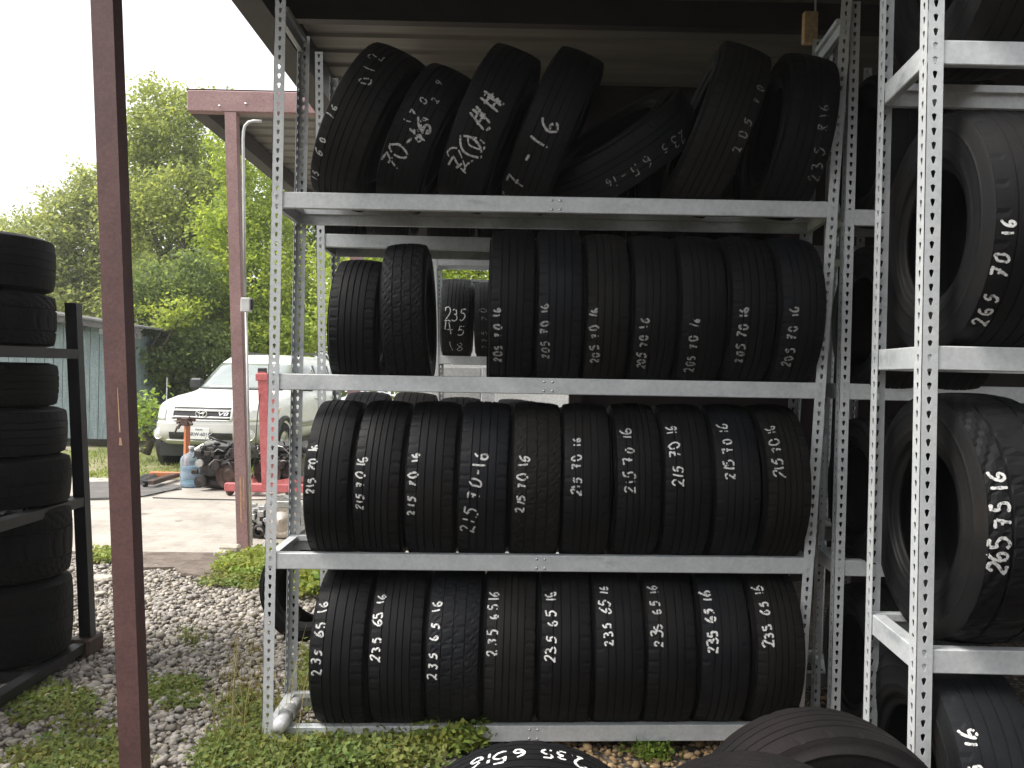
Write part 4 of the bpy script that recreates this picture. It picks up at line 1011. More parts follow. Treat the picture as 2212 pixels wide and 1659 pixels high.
def catmull(p, n=5):
    if len(p) < 3: return [(p[0][0] + (p[1][0] - p[0][0]) * i / 6, p[0][1] + (p[1][1] - p[0][1]) * i / 6) for i in range(7)]
    out = []
    q = [p[0]] + list(p) + [p[-1]]
    for i in range(1, len(q) - 2):
        for k in range(n):
            t = k / n; o = []
            for c in (0, 1):
                a, b, c_, d = q[i - 1][c], q[i][c], q[i + 1][c], q[i + 2][c]
                o.append(.5 * (2 * b + (c_ - a) * t + (2 * a - 5 * b + 4 * c_ - d) * t * t + (3 * b - 3 * c_ + d - a) * t ** 3))
            out.append(tuple(o))
    out.append(p[-1]); return out

def crown_r(a, R, w_):
    q = abs(a) / (.435 * w_)
    return R - .010 * min(1.4, q) ** 2.6
GRV = {'rib': ((-.23, -.085, .085, .23), .006, .005), 'block': ((-.20, 0.0, .20), .006, .004), 'worn': ((-.22, -.08, .08, .22), .006, .0035), 'truck': ((-.2, .2), .010, .008), 'fine': ((-.25, -.12, .0, .12, .25), .0055, .005)}
CACHE = {}
def tire_meshes(R, w_, kind):
    key = (round(R, 3), round(w_, 3), kind)
    if key in CACHE: return CACHE[key]
    gv, gw, gd = GRV[kind]; nseg = 168
    # tread outer profile
    pts = []
    marks = sorted(set([-.435, -.39, -.34, -.29, -.165, -.04, .04, .165, .29, .34, .39, .435]))
    raw = [(mk * w_, 0) for mk in marks]
    for g_ in gv:
        c = g_ * w_; raw = [q for q in raw if abs(q[0] - c) > gw * .8]
        raw += [(c - gw / 2, 0), (c - gw * .3, gd), (c + gw * .3, gd), (c + gw / 2, 0)]
    raw.sort()
    prof = [(a, crown_r(a, R, w_) - d) for a, d in raw]
    inner = [(.40 * w_, R - .034), (.2 * w_, R - .026), (-.2 * w_, R - .026), (-.40 * w_, R - .034)]
    allp = prof + inner; n = len(allp); np_ = len(prof)
    rr = random.Random(int(R * 1000) + int(w_ * 1000))
    vs = np.zeros((nseg, n, 3)); sgn = 1
    for k in range(nseg):
        an = 2 * math.pi * k / nseg
        for i, (a, r) in enumerate(allp):
            rad = r
            if i < np_ and raw[i][1] == 0:
                q = a / w_
                if kind in ('rib', 'fine'):
                    if abs(q) > .27 and k % 4 == 0: rad -= .002 if abs(q) < .40 else .004
                elif kind == 'block':
                    ph = int(k + q * 26) % 5
                    if ph == 0: rad -= .0025
                elif kind == 'truck':
                    ph = int(k + abs(q) * 40) % 6
                    if ph in (0, 1): rad -= .004
                elif kind == 'worn':
                    if abs(q) > .33 and k % 6 == 0: rad -= .002
            vs[k, i] = (a, -rad * math.cos(an), rad * math.sin(an))
    idx = np.arange(nseg * n).reshape(nseg, n)
    nxt = np.roll(idx, -1, axis=0)
    i0, i1 = idx, np.roll(idx, -1, axis=1); j0, j1 = nxt, np.roll(nxt, -1, axis=1)
    fc = np.stack([i0, j0, j1, i1], 2).reshape(-1, 4)
    def mk(name, V, Fq, mat, smooth):
        me = bpy.data.meshes.new(name); me.from_pydata([tuple(p) for p in V], [], [tuple(int(x) for x in f) for f in Fq]); fix_normals(me)
        if smooth: me.polygons.foreach_set('use_smooth', [True] * len(me.polygons))
        me.materials.append(mat); me.update(); return me
    tread = mk('tread', vs.reshape(-1, 3), fc, None if False else M['rubber'], False)
    rb = R * (.525 if w_ > .252 else .575); H = R - rb
    sp = [(.437, R - .0106), (.462, R - .022), (.486, R - .048), (.494, rb + H * .70), (.500, rb + H * .69), (.500, rb + H * .675), (.496, rb + H * .665), (.499, rb + H * .60), (.5, rb + H * .5), (.493, rb + H * .38), (.497, rb + H * .37), (.496, rb + H * .355), (.489, rb + H * .34), (.478, rb + H * .25), (.46, rb + H * .16), (.457, rb + H * .165), (.43, rb + H * .07), (.41, rb + .004), (.39, rb), (.36, rb + .004), (.40, rb + H * .2), (.45, rb + H * .5), (.42, R - .05), (.40, R - .036)]
    ns = 72; sides = []
    for sx in (-1, 1):
        V = []; Fq = []
        for k in range(ns):
            an = 2 * math.pi * k / ns
            for (a, r) in sp: V.append((sx * a * w_, -r * math.cos(an), r * math.sin(an)))
        n2 = len(sp)
        for k in range(ns):
            k2 = (k + 1) % ns
            for i in range(n2 - 1): Fq.append((k * n2 + i, k2 * n2 + i, k2 * n2 + i + 1, k * n2 + i + 1))
        sides.append(mk('sidewall', V, Fq, M['rubber_side'], True))
    CACHE[key] = (tread, sides[0], sides[1]); return CACHE[key]

def chalk_mesh(texts, R, w_, kind, inv, seed):
    """texts: (string, (u0,v0), (u1,v1), height m, stroke m); ends given in the photo's pixels"""
    gv, gw, gd = GRV[kind]; r = random.Random(seed); mb = MB()
    def hit(u, v):
        o = inv @ CAMP; d = (inv.to_3x3() @ ray(u, v)).normalized()
        a = d.y ** 2 + d.z ** 2; b = 2 * (o.y * d.y + o.z * d.z); c = o.y ** 2 + o.z ** 2 - R * R
        disc = b * b - 4 * a * c
        t = (-b - math.sqrt(max(0, disc))) / (2 * a); p = o + d * t
        return max(-.33 * w_, min(.33 * w_, p.x)), R * math.atan2(p.z, -p.y)
    for (s, p0, p1, h, st) in texts:
        a0, t0 = hit(*p0); a1, t1 = hit(*p1); L = math.hypot(a1 - a0, t1 - t0) or .001
        ex, ey = (a1 - a0) / L, (t1 - t0) / L; nx_, ny_ = -ey, ex
        wid = [GW.get(ch, .75) for ch in s]; tot = sum(wid) - .15; adv = L / tot
        pen = 0.0
        for ch, wd in zip(s, wid):
            if ch != ' ':
                cs = min(adv * .95, h * 1.0); jx, jy, js = r.uniform(-.05, .05), r.uniform(-.08, .08), r.uniform(.8, 1.18); sl = r.uniform(-.2, .22)
                for stroke in GLY[ch]:
                    ptl = [(q[0] + r.uniform(-.055, .055), q[1] + r.uniform(-.05, .05)) for q in stroke]
                    if ch == '1': ptl = [(q[0] - .14, q[1]) for q in ptl]
                    pl = catmull(ptl)
                    P2 = []
                    for (gx_, gy_) in pl:
                        x = pen * adv + (gx_ + sl * gy_ + jx) * cs * js; y = (gy_ * js + jy) * h - h * .5
                        P2.append((a0 + ex * x + nx_ * y, t0 + ey * x + ny_ * y))
                    # ribbon
                    dense = []
                    for q0, q1 in zip(P2, P2[1:]):
                        ln_ = math.hypot(q1[0] - q0[0], q1[1] - q0[1]); nn = max(1, int(ln_ / .004))
                        for k in range(nn): dense.append((q0[0] + (q1[0] - q0[0]) * k / nn, q0[1] + (q1[1] - q0[1]) * k / nn))
                    dense.append(P2[-1])
                    quad = []
                    for i, q in enumerate(dense):
                        pa, pb = dense[max(0, i - 1)], dense[min(len(dense) - 1, i + 1)]
                        dx, dy = pb[0] - pa[0], pb[1] - pa[1]; dl = math.hypot(dx, dy) or 1; hw = st * .5 * r.uniform(.75, 1.2)
                        if i in (0, len(dense) - 1): hw *= .6
                        L_, R2 = (q[0] - dy / dl * hw, q[1] + dx / dl * hw), (q[0] + dy / dl * hw, q[1] - dx / dl * hw)
                        ok = all(abs(q[0] - g_ * w_) > gw * .16 for g_ in gv) and abs(q[0]) < .44 * w_
                        quad.append((L_, R2, ok))
                    def s3(at):
                        a, t = at; a = max(-.45 * w_, min(.45 * w_, a)); rad = crown_r(a, R, w_) + .0012 - (max(0, abs(a) - .41 * w_) * .35); th = t / R
                        return (a, -rad * math.cos(th), rad * math.sin(th))
                    for c0, c1 in zip(quad, quad[1:]):
                        if c0[2] and c1[2]: mb.add([s3(c0[0]), s3(c0[1]), s3(c1[1]), s3(c1[0])], [(0, 1, 2, 3)])
            pen += wd
    return mb

TN = [0]
def tire(label, c, R, w_, lean=0.0, yaw=0.0, roll=None, kind='rib', texts=(), group=None, mats=None, pitch=0.0, faint=False, chalk=None):
    """c: centre; lean: top to the right; yaw about the vertical; pitch for tires lying flat"""
    TN[0] += 1
    rot = Matrix.Rotation(yaw, 4, 'Z') @ Matrix.Rotation(lean, 4, 'Y') @ Matrix.Rotation(pitch, 4, 'X')
    mw = Matrix.Translation(c) @ rot
    t = thing('tire', label, 'tire', c, group, rot.to_euler())
    tr, s0, s1 = tire_meshes(R, w_, kind); sp = (TN[0] * 37 % 100) / 100 * 2 * math.pi
    for nm, me in (('tread', tr), ('sidewall', s0), ('sidewall', s1)):
        o = bpy.data.objects.new(nm, me); COL.objects.link(o); o.parent = t
        o.rotation_euler = (sp, 0, 0)
        if not mats and nm == 'tread': mats_ = (None, 'rubber_blue', None, 'rubber_brown', None)[TN[0] * 7 % 5]
        else: mats_ = mats
        if mats_:
            o.material_slots[0].link = 'OBJECT'; o.material_slots[0].material = M[mats_]
    if texts:
        for q_, tx_ in enumerate(texts):
            mb = chalk_mesh([tx_], R, w_, kind, mw.inverted(), TN[0] * 7 + q_)
            if mb.f: mb.build('chalk_writing', M['faint_chalk' if faint else (chalk or ('chalk', 'soft_chalk', 'chalk')[TN[0] % 3])], t, False, False)
    return t
def seat_z(zt, R, w_, lean, gap=.178):
    return zt + math.sqrt(R * R - gap * gap) * math.cos(lean) + abs(math.sin(lean)) * w_ * .40
def lerp_level(lv_, x, hb=.068):
    x0, x1 = -1.0, 1.33; k = (x - x0) / (x1 - x0); return lv_[0] + (lv_[1] - lv_[0]) * k + hb
ORD = ['first', 'second', 'third', 'fourth', 'fifth', 'sixth', 'seventh', 'eighth', 'ninth', 'tenth']
YC = (YF + YR) / 2

def row(edges, lv_, vmid, R, texts, rowname, kinds, leans=None, start=0, wk=1.0):
    n = len(edges) - 1
    for i in range(n):
        if edges[i] is None or edges[i + 1] is None: continue
        Ri = R[i] if isinstance(R, list) else R; a, b = P(edges[i], vmid, YC - Ri + .02), P(edges[i + 1], vmid, YC - Ri + .02)
        x = (a.x + b.x) / 2; w_ = round((b.x - a.x) * wk, 2); w_ = max(.18, w_)
        ln = R_(leans[i] if leans else rnd.uniform(-.8, .8)); Ri = R[i] if isinstance(R, list) else R
        z = seat_z(lerp_level(lv_, x), Ri, w_, ln)
        tx, txt = texts[i] if texts[i] else (None, None)
        lab = ORD[i] + ' tire from left in ' + rowname + (', chalked ' + txt if txt else ', no chalk')
        tire(lab, (x, YC, z), Ri, w_, ln, R_(rnd.uniform(-1.2, 1.2)), None, kinds[i % len(kinds)], tx or (), 'tires in ' + rowname + ' of the middle rack', chalk='shaded_chalk' if 'second' in rowname else ('soft_chalk' if 'third' in rowname and i < 6 else None))

def T(s, u0, v0, u1, v1, h=.038, st=.0072): return ([(s, (u0, v0), (u1, v1), h, st)], s)
row([665, 792, 916, 1040, 1163, 1282, 1399, 1513, 1628, 1745], lv4, 1400, .345,
    [T('235 65 16', 682, 1458, 700, 1295), T('235 65 16', 805, 1430, 822, 1280), T('235 65 16', 932, 1468, 938, 1293), T('235 6516', 1056, 1415, 1066, 1275), T('235 65 16', 1190, 1432, 1190, 1275),
     T('235 65 16', 1313, 1395, 1302, 1265), T('235 65 16', 1422, 1397, 1408, 1262), T('235 65 16', 1541, 1412, 1523, 1278, .04, .0085), T('235 65 16', 1662, 1398, 1634, 1265, .04, .008)],
    'bottom row', ['rib', 'fine', 'block', 'fine', 'rib', 'worn', 'rib', 'worn', 'fine'])
row([650, 758, 870, 985, 1100, 1215, 1326, 1434, 1543, 1650, 1757], lv3, 1050, .345,
    [T('215 70 16', 669, 1066, 680, 958, .034, .007), T('215 70 16', 775, 1102, 784, 985, .034, .007), T('215 70 16', 884, 1112, 897, 972, .034, .008), T('215 70-16', 1008, 1148, 1040, 975, .055, .0078), T('215 70 16', 1122, 1106, 1133, 985, .036, .0075),
     T('215 70 16', 1245, 1072, 1245, 942, .036), T('215 70 16', 1362, 1066, 1351, 925, .04), T('215 70 16', 1466, 1052, 1449, 918, .04), T('215 70 16', 1578, 1036, 1558, 916, .04), T('215 70 16', 1686, 1032, 1660, 918, .04)],
    'third row', ['worn', 'fine', 'rib', 'rib', 'block', 'worn', 'fine', 'rib', 'worn', 'fine'], [1.5, 1.8, 1, 1, .5, 0, -.5, -.8, -1, -1.2])
row([706, 813], lv2, 690, .285, [None], 'second row', ['fine'], [1.5])
row([818, 918], lv2, 680, .318, [(([], None))], 'second row', ['block'], [-2.6])
for o in [q for q in COL.objects if q.get('label') == 'first tire from left in second row, no chalk']:
    o['label'] = 'shorter five-groove tire at the left end of the second row, no chalk' if o.location.x < -.6 else 'worn brownish tire leaning left beside the gap in the second row'
row([1050, 1156, 1262, 1365, 1468, 1573, 1680, 1787], lv2, 680, [.350, .352, .345, .343, .343, .344, .343],
    [T('205 70 16', 1076, 782, 1073, 660, .03, .008), T('205 70 16', 1178, 775, 1175, 652, .03, .007), T('205 70 16', 1284, 783, 1283, 662, .032, .008), T('205 70 16', 1383, 796, 1393, 686, .032, .0075), T('205 70 16', 1488, 803, 1502, 684, .032, .0075), T('205 70 16', 1595, 783, 1607, 662, .032, .008), T('205 70 16', 1698, 792, 1716, 658, .032, .0075)],
    'second row, right of the gap', ['rib', 'rib', 'rib', 'worn', 'worn', 'rib', 'rib'])

# top row: tires leaning
def lean_tire(label, u, v, R, w_, lean, texts=(), kind='rib', yaw=0.0, lvz=lv1, gap=.178, faint=False, dy=0.0, dz=0.0):
    x = P(u, v, YC - R * .9).x; ln = R_(lean); z = seat_z(lerp_level(lvz, x), R, w_, ln, gap) + dz
    return tire(label, (x, YC + dy, z), R, w_, ln, R_(yaw), None, kind, texts, 'top row of the middle rack', faint=faint, chalk='soft_chalk')
lean_tire('leftmost leaning tire on the top shelf, tall with straight grooves', 772, 255, .362, .235, 25, [('15 60 16', (655, 375), (715, 205), .03, .006), ('01 2', (785, 180), (820, 115), .05, .006)], 'fine')
lean_tire('short leaning tire second on the top shelf, chalked 70-16', 905, 280, .325, .205, 24, [('70-16', (838, 358), (925, 262), .075, .009), ('66', (893, 300), (925, 262), .06, .007), ('170 9', (880, 262), (960, 172), .032, .006), ('24 2', (905, 285), (945, 205), .032, .006)], 'worn')
lean_tire('leaning tire third on the top shelf with bold double chalk marks', 1052, 258, .365, .22, 22, [('70-', (980, 365), (1062, 270), .10, .0095), ('20', (985, 350), (1050, 275), .09, .007), ('HH', (1022, 262), (1080, 195), .10, .0095), ('11', (1030, 250), (1080, 198), .09, .012)], 'worn')
lean_tire('leaning tire fourth on the top shelf, chalked 5 70-16', 1200, 258, .362, .215, 22, [('57-16', (1088, 425), (1205, 232), .08, .0095)], 'worn')
lean_tire('tire tipped far over on the top shelf, chalked 235 65-16', 1362, 300, .36, .215, 50, [('235 65-16', (1478, 288), (1300, 405), .042, .006)], 'worn', faint=True, yaw=30, gap=.09, dz=-.02, dy=.05)
lean_tire('leaning tire on the top shelf with pale left shoulder, right of the tipped one', 1580, 260, .375, .23, 19, [('205 70', (1600, 330), (1668, 185), .03, .006)], 'fine', faint=True)
lean_tire('rightmost tire on the top shelf, almost upright in deep shadow', 1752, 265, .355, .22, 9, [('235 R16', (1765, 395), (1778, 215), .045, .006)], 'rib', faint=True)

# right rack
def rtire(label, x, zt, R, w_, texts=(), kind='truck', yaw=0, lean=0, group='tires on the right rack'):
    tire(label, (x, (yF2 + yR2) / 2, seat_z(zt, R, w_, R_(lean), .135)), R, w_, R_(lean), R_(yaw), None, kind, texts, group)
X2 = 1.365
rtire('large tire on the right rack, chalked 265 70 16', X2, z2[1] + .068, .365, .255, [('265 70 16', (2097, 705), (2152, 462), .036, .0072)], 'worn')
rtire('large tire on the right rack, chalked 265 75 16', X2, z2[0] + .068, .372, .255, [('265 75 16', (2143, 1240), (2150, 1020), .045, .0085)], 'truck')
rtire('large tire at the foot of the right rack, chalked 75 16', X2 - .03, .09, .36, .255, [('75 16', (2103, 1702), (2092, 1572), .04, .008)], 'worn')
rtire('dark tire on the topmost beam of the right rack', X2, z2[2] + .068, .365, .255, (), 'rib')
# shadowed rack: a tire on each level
for i, z in enumerate([.10] + [q + .068 for q in zd]):
    for k in range(2):
        tire('%s tire of the shadowed rack, %s' % (['floor level', 'lower shelf', 'upper shelf', 'top shelf'][i], ['just right of its post', 'behind the right rack']
             [k]), (1.62 + .255 * k, (yF3 + yR3) / 2, seat_z(z, .33, .235, 0)), .33, .235, 0, 0, None, 'worn', (), 'tires on the shadowed rack')
# rack behind the middle one
def btire(label, u, v, zt, R, w_, lean=0, yaw=0, kind='worn', texts=()):
    x = P(u, v, 4.70).x
    tire(label, (x, 4.70, seat_z(zt, R, w_, R_(lean), .15)), R, w_, R_(lean), R_(yaw), None, kind, texts, 'tires on the rear rack')
zB = zb2[0] + .068
btire('dark tire top showing behind the third row, left one', 797, 870, zB, .338, .235)
btire('dark tire top showing behind the third row, second from left', 895, 870, zB, .338, .235, 2)
btire('dark tire top showing behind the third row, below the far rack post', 997, 880, zB, .33, .22)
btire('dark tire top behind the third row, right of the white cabinet edge', 1125, 870, zB, .325, .21)
for i, u in enumerate((1215, 1310, 1405, 1500, 1595)):  # mostly hidden tires, added to shade the gaps behind the front rows
    btire(ORD[i] + ' dark tire from the left behind the right half of the third row', u, 870, zB, .31, .205)
for i, u in enumerate((760, 868, 976, 1084, 1192, 1300, 1408, 1516, 1624)):
    btire(ORD[i] + ' dark tire from the left on the rear top shelf', u, 400, zb1[0] + .068, .28, .235, 16 if i < 2 else rnd.uniform(-2, 2))
for i, u in enumerate((1215, 1310, 1405, 1500, 1595)):
    x = P(u, 870, 4.70).x
# far rack
def ctire(label, u, zt, R, w_, lean=0, kind='fine', texts=(), faint=True):
    x = P(u, 690, yF5).x
    tire(label, (x, (yF5 + yR5) / 2, seat_z(zt, R, w_, R_(lean), .107)), R, w_, R_(lean), 0, None, kind, texts, 'tires on the far rack', faint=faint)
ctire('tire on the far rack, chalked 235 45 18 in three lines', 986, zc2 + .068, .335, .255, 0, 'fine', [('235', (956, 678), (1018, 680), .10, .008), ('45', (964, 712), (1008, 712), .10, .008), ('18', (972, 748), (1010, 748), .10, .006)], False)
ctire('tire on the far rack leaning beside the one chalked 235 45 18', 1052, zc2 + .068, .325, .21, -2, 'worn', [('225 70', (1046, 752), (1044, 662), .05, .006)])
ctire('lower tire on the far rack, chalked near its top', 985, .748, .33, .25, 0, 'fine', [('225 R16', (958, 880), (1030, 880), .08, .010)], False)
ctire('lower tire on the far rack, right of the white cabinet edge', 1110, .748, .33, .25, 0, 'worn')
# tire standing in the weeds behind the left posts
p = P(672, 1272, 5.2)
tire('tire standing in the weeds behind the left posts, its side facing the camera', (p.x, 5.2, .30), .305, .20, 0, R_(74), None, 'worn', ())
# foreground tires
tire('tire standing in front of the rack at the bottom edge, chalked 235 65 16', (P(1150, 1600, 2.05).x, 2.06, .352), .355, .235, 0, R_(90), None, 'fine', [('235 6516', (1262, 1648), (1020, 1652), .05, .0075)], 'tires standing in the foreground')
tire('dusty brownish tire in the foreground, turned sideways, between two others', (P(1640, 1640, 1.75).x, 1.72, .533), .31, .2, 0, R_(68), None, 'worn', (), 'tires standing in the foreground', 'rubber_dusty')
tire('dusty tire lying flat under the brownish sideways tire', (.50, 1.57, .113), .30, .218, R_(90), 0, None, 'worn', (), 'tires standing in the foreground', 'rubber_dusty')
tire('dusty dark tire in the foreground against the right rack post', (P(1778, 1600, 2.3).x, 2.3, .357), .36, .23, 0, R_(96), None, 'worn', (), 'tires standing in the foreground', 'rubber_dusty')

# ------------------------------------------------------------------ black rack at the left with tires lying flat
def left_rack():
    x0, yb = -2.40, 4.86
    t = thing('steel_rack', 'black welded steel rack at the left edge, stacked with flat tires', 'rack', (x0, yb, 0))
    bt, tp = P(189, 1400, yb), P(158, 655, yb); yfr = 2.2; xl = -3.25
    zl = [.085, zpx(170, 1072, yb) - .0, zpx(150, 755, yb) - .0]
    def pst(bx, tx, y_): return square_post(MB(), (bx, y_, .10), (tx, y_, tp.z), .032).build('post', M['black_steel'], t)
    pst(bt.x, tp.x, yb); pst(xl, xl, yb); pst(bt.x, tp.x, yfr); pst(xl, xl, yfr)
    for z in zl:
        k = (z - bt.z) / (tp.z - bt.z); xx = bt.x + (tp.x - bt.x) * k
        MB().box((xx - .03, yfr + .033, z - .05), (xx + .033, yb - .033, z)).build('long_rail', M['black_steel'], t)
        MB().box((xl - .02, yfr + .033, z - .05), (xl + .03, yb - .033, z)).build('long_rail', M['black_steel'], t)
        MB().box((xl + .035, yb - .02, z - .05), (xx - .035, yb + .03, z - .002)).build('cross_rail', M['black_steel'], t)
        for q in range(5):
            y_ = 2.5 + q * .45
            MB().box((xl + .031, y_, z - .045), (xx - .031, y_ + .05, z - .003)).build('cross_rail', M['black_steel'], t)
    for (bx, y_) in ((bt.x, yb), (xl, yb), (bt.x, yfr), (xl, yfr)):
        MB().cbox((bx - .07, y_ - .09, -.01), (bx + .05, y_ + .09, .099), .01).build('foot', M['rust'], t)
    return zl, bt.x
zl, xr = left_rack()
def flat(label, xr_, y, z, R, w_, kind, tilt=0.0):
    tire(label, (xr_ - R, y, z + w_ / 2), R, w_, R_(90), 0, None, kind, (), 'tires lying flat on the black rack', pitch=0.0)
yl = 4.55
def stack(z0, z1, items):
    h = (z1 - z0)
    tot = sum(q[1] for q in items); z = z0
    for (lab, k, xr_, R, kd) in items:
        w_ = h * k / tot; flat(lab, xr_, yl, z, R, round(w_ - .004, 3), kd); z += w_
zz = lambda v: zpx(100, v, yl - .36)
stack(zl[2] + .001, zz(488), [('lower wide tire on top of the black rack, chunky diagonal tread', 1.0, -2.405, .37, 'truck'), ('topmost wide tire on the black rack, smooth and bluish in glare', 1.0, -2.415, .37, 'worn')])
stack(zl[1] + .001, zz(782), [('lowest of three flat tires on the black rack middle shelf', 1.05, -2.31, .35, 'block'), ('middle of three flat tires on the black rack middle shelf', 1.0, -2.335, .35, 'rib'), ('uppermost of three flat tires on the black rack middle shelf', .95, -2.385, .345, 'worn')])
stack(zl[0] + .001, zz(1115), [('lower flat tire on the bottom shelf of the black rack', 1.1, -2.29, .36, 'block'), ('upper flat tire on the bottom shelf of the black rack', 1.0, -2.30, .355, 'truck')])
for i, (z, w_) in enumerate(((zl[2], .3), (zl[2] + .3, .28), (zl[1], .24), (zl[1] + .24, .24), (zl[0], .27), (zl[0] + .27, .26))):
    flat(['bottom', 'upper'][i % 2] + ' tire of the nearer stack on the ' + ['top', 'middle', 'lowest'][i // 2] + ' shelf of the black rack', -2.39, 3.62, z + .001, .36, w_ - .004, 'worn')
def film():
    z = zz(1115) + .004; mb = MB(); vs = []
    for j in range(5):
        for i in range(11):
            a = R_(-60 + 2.6 * i); r = .235 + .022 * j
            vs.append((-2.655 + r * math.cos(a), yl + r * math.sin(a), z + .006 * math.sin(i * 1.9 + j) + .006 - (.035 if j == 4 else 0) * (1 + math.sin(i * 1.3)) * .5))
    mb.add(vs, [(j * 11 + i, j * 11 + i + 1, (j + 1) * 11 + i + 1, (j + 1) * 11 + i) for j in range(4) for i in range(10)])
    tag(mb.build('plastic_film', M['film'], None, True), 'scrap of shiny plastic film on a flat tire of the black rack', 'plastic film')
film()
# ------------------------------------------------------------------ pipe by the rack foot
def pipe():
    y = 3.78; a, b, c = P(640, 1520, y + .12), P(622, 1540, y), P(605, 1568, y - .1)
    a.z = max(a.z, .06); c.z = max(.035, c.z)
    t = thing('pipe', 'white plastic pipe with coupling on the ground at the rack foot', 'pipe', (c.x, c.y, 0))
    MB().tube([a, b.lerp(c, .1)], .03, 16).build('tube', M['white_pipe'], t, True)
    MB().tube([b.lerp(a, .25), b.lerp(c, .25)], .036, 16).build('coupling', M['conduit'], t, True)
    MB().tube([b.lerp(c, .2), b.lerp(c, .95), c + Vector((-.005, -.02, -.01))], [.031, .034, .024], 16).build('elbow', M['white_pipe'], t, True)
pipe()
p = P(1578, 1568, 3.6); p = G(1572, 1608, .03)
bm = bmesh.new(); bmesh.ops.create_icosphere(bm, subdivisions=2, radius=1.0); bm.verts.index_update()
tag(MB().add([(p.x + q.co.x * .034 * (1 + rnd.uniform(-.07, .07)), p.y + q.co.y * .03, .03 + q.co.z * .026) for q in bm.verts], [[q.index for q in f.verts] for f in bm.faces]).build('stone', M['yellow_stone']), 'round yellowish stone beside the bottom beam, near the dark tire', 'stone'); bm.free()

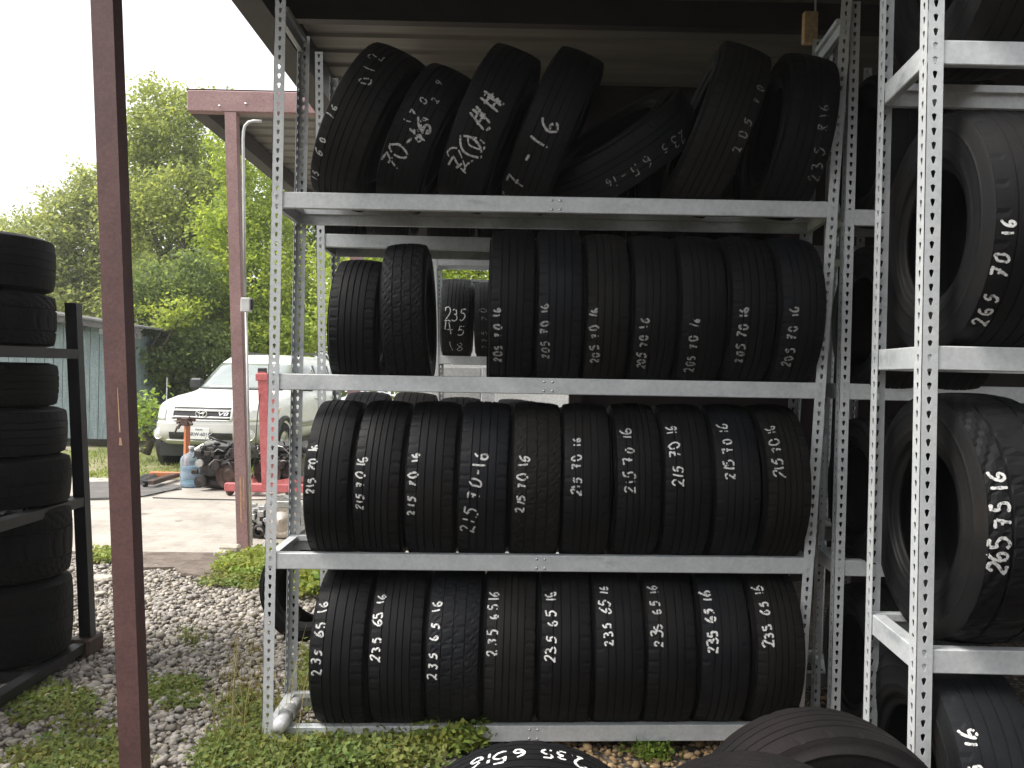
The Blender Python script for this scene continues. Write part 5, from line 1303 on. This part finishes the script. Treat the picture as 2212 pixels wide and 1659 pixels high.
# ------------------------------------------------------------------ weeds
def weeds():
    rs = np.random.RandomState(21); V = []; T_ = []
    def plant(x, y, h, nl, ls, col, spread):
        k = nl
        hh = h * rs.uniform(.25, 1.0, k); an = rs.uniform(0, 2 * np.pi, k); rr = spread * rs.uniform(0.1, 1, k) * (0.4 + hh / h)
        c = np.stack([x + rr * np.cos(an), y + rr * np.sin(an), hh], 1)
        nrm = rs.normal(0, .55, (k, 3)) + np.array([0, -.25, 1]); nrm /= np.linalg.norm(nrm, axis=1)[:, None]
        a = np.cross(nrm, rs.normal(0, 1, (k, 3))); a /= np.linalg.norm(a, axis=1)[:, None]; b = np.cross(nrm, a)
        s = (ls * rs.uniform(.6, 1.25, k))[:, None]
        q = np.stack([c - a * s * .55, c - b * s * .38, c + a * s * .55, c + b * s * .38], 1)
        V.append(q.reshape(-1, 3)); T_.append(np.array(col) * rs.uniform(.65, 1.35, (k, 1)) * np.array([rs.uniform(.85, 1.25), 1, 1]))
    def blade(x, y, h, col, wd=.004, bend=.35):
        an = rs.uniform(0, 6.28); d = np.array([np.cos(an), np.sin(an), 0]); p = np.array([-d[1], d[0], 0]) * wd
        q0 = np.array([x, y, 0]); q1 = q0 + np.array([0, 0, h * .6]) + d * h * bend * .3; q2 = q0 + np.array([0, 0, h]) + d * h * bend
        V.append(np.array([q0 - p, q0 + p, q1 + p * .7, q1 - p * .7])); V.append(np.array([q1 - p * .7, q1 + p * .7, q2 + p * .15, q2 - p * .15]))
        T_.append(np.array([col, col]) * rs.uniform(.75, 1.25))
    def patch_(u0, v0, u1, v1, n, h, ls, col, spread=.05, nl=22, grass=0.3, edge=True):
        for i in range(n):
            for _ in range(20):
                uu, vv = rs.uniform(-1, 1), rs.uniform(-1, 1)
                if uu * uu + vv * vv < rs.uniform(.4, 1.15): break
            p = G((u0 + u1) / 2 + uu * (u1 - u0) / 2, (v0 + v1) / 2 + vv * (v1 - v0) / 2)
            plant(p.x, p.y, h * rs.uniform(.5, 1.15), int(nl * rs.uniform(.6, 1.4)), ls, col, spread)
            if rs.rand() < grass:
                for k in range(8): blade(p.x + rs.normal(0, .04), p.y + rs.normal(0, .04), h * rs.uniform(.6, 1.6), np.array(col) * np.array([1.15, 1.05, .9]))
    br, md, dk = (.20, .255, .055), (.155, .195, .055), (.13, .15, .045)
    patch_(470, 1205, 620, 1255, 110, .08, .04, br, .09, 26)
    patch_(540, 1190, 640, 1225, 60, .07, .04, br, .09, 26)
    patch_(430, 1240, 600, 1275, 60, .05, .035, md, .08, 18)
    patch_(600, 1225, 720, 1300, 110, .13, .045, br, .1, 24)
    patch_(15, 1480, 205, 1575, 70, .035, .026, md, .07, 22, .12)
    patch_(120, 1560, 290, 1600, 25, .03, .024, md, .06, 20, .12)
    patch_(310, 1460, 440, 1545, 60, .04, .026, md, .07, 22, .15)
    patch_(20, 1600, 290, 1690, 105, .04, .026, md, .07, 24, .12)
    patch_(-40, 1640, 320, 1740, 70, .05, .026, md, .07, 22, .12)
    patch_(420, 1580, 640, 1720, 105, .08, .023, md, .08, 24, .12)
    patch_(470, 1510, 600, 1580, 36, .07, .022, md, .07, 24, .2)
    patch_(600, 1590, 760, 1690, 75, .08, .026, md, .08, 24, .08)
    patch_(740, 1600, 960, 1690, 115, .09, .026, md, .08, 24, .08)
    patch_(900, 1585, 1050, 1640, 60, .13, .03, br, .06, 26, .1)
    patch_(1000, 1600, 1060, 1625, 20, .13, .03, (.12, .2, .05), .05, 24, .1)
    patch_(1380, 1615, 1440, 1650, 26, .06, .022, (.12, .19, .03), .05, 24, .1)
    patch_(1330, 1620, 1400, 1640, 8, .04, .02, md, .05, 18, .1)
    patch_(640, 1380, 720, 1560, 60, .06, .03, md, .07, 20, .08)
    patch_(190, 1195, 250, 1225, 20, .1, .04, br, .07, 22, .08)
    patch_(390, 1365, 430, 1420, 9, .05, .02, (.13, .16, .06), .06, 10, 1.0)
    patch_(470, 1380, 590, 1560, 40, .04, .018, (.17, .16, .07), .06, 10, .8)
    # thin dry stalks
    for i in range(46):
        p = G(rs.uniform(430, 700), rs.uniform(1560, 1650)); blade(p.x, p.y, rs.uniform(.12, .42), (.30, .25, .12), .0022, rs.uniform(.2, .9))
    for i in range(24):
        p = G(rs.uniform(480, 600), rs.uniform(1480, 1560)); blade(p.x, p.y, rs.uniform(.2, .5), (.26, .22, .11), .002, rs.uniform(.1, .5))
    # grass round the vehicle
    for i in range(2600):
        p = G(rs.uniform(150, 740), rs.uniform(955, 1035)); blade(p.x, p.y, rs.uniform(.02, .075), np.array((.20, .24, .07)) * rs.uniform(.7, 1.3), .012, .5)
    V_ = np.concatenate([q.reshape(-1, 3) for q in V]); far = V_[:, 1] > 12.6; V_[far, 2] -= .16 * np.clip((V_[far, 1] - 12.6) / 1.8, 0, 1); V_[~far, 2] = np.maximum(V_[~far, 2], .004) ; F_ = np.arange(len(V_)).reshape(-1, 4)
    tag(np_mesh('weeds', V_, F_, np.concatenate(T_), M['weed'], False), 'low green weeds and grass growing through the gravel', 'weeds', kind='stuff')
weeds()

# ------------------------------------------------------------------ thin haze volume added to soften and lighten the distance
def haze():
    mt = bpy.data.materials.new('haze'); mt.use_nodes = True; nt = mt.node_tree; nt.nodes.clear()
    v = nt.nodes.new('ShaderNodeVolumePrincipled'); o = nt.nodes.new('ShaderNodeOutputMaterial')
    v.inputs['Color'].default_value = (0.95, 0.97, 1.0, 1); v.inputs['Density'].default_value = 0.0013; v.inputs['Anisotropy'].default_value = 0.3
    nt.links.new(v.outputs[0], o.inputs['Volume'])
    tag(MB().box((-55, -23, -1.2), (55, 49, 15)).build('haze', mt), 'thin added haze over the whole yard, softening the distance', 'haze', kind='stuff')
haze()
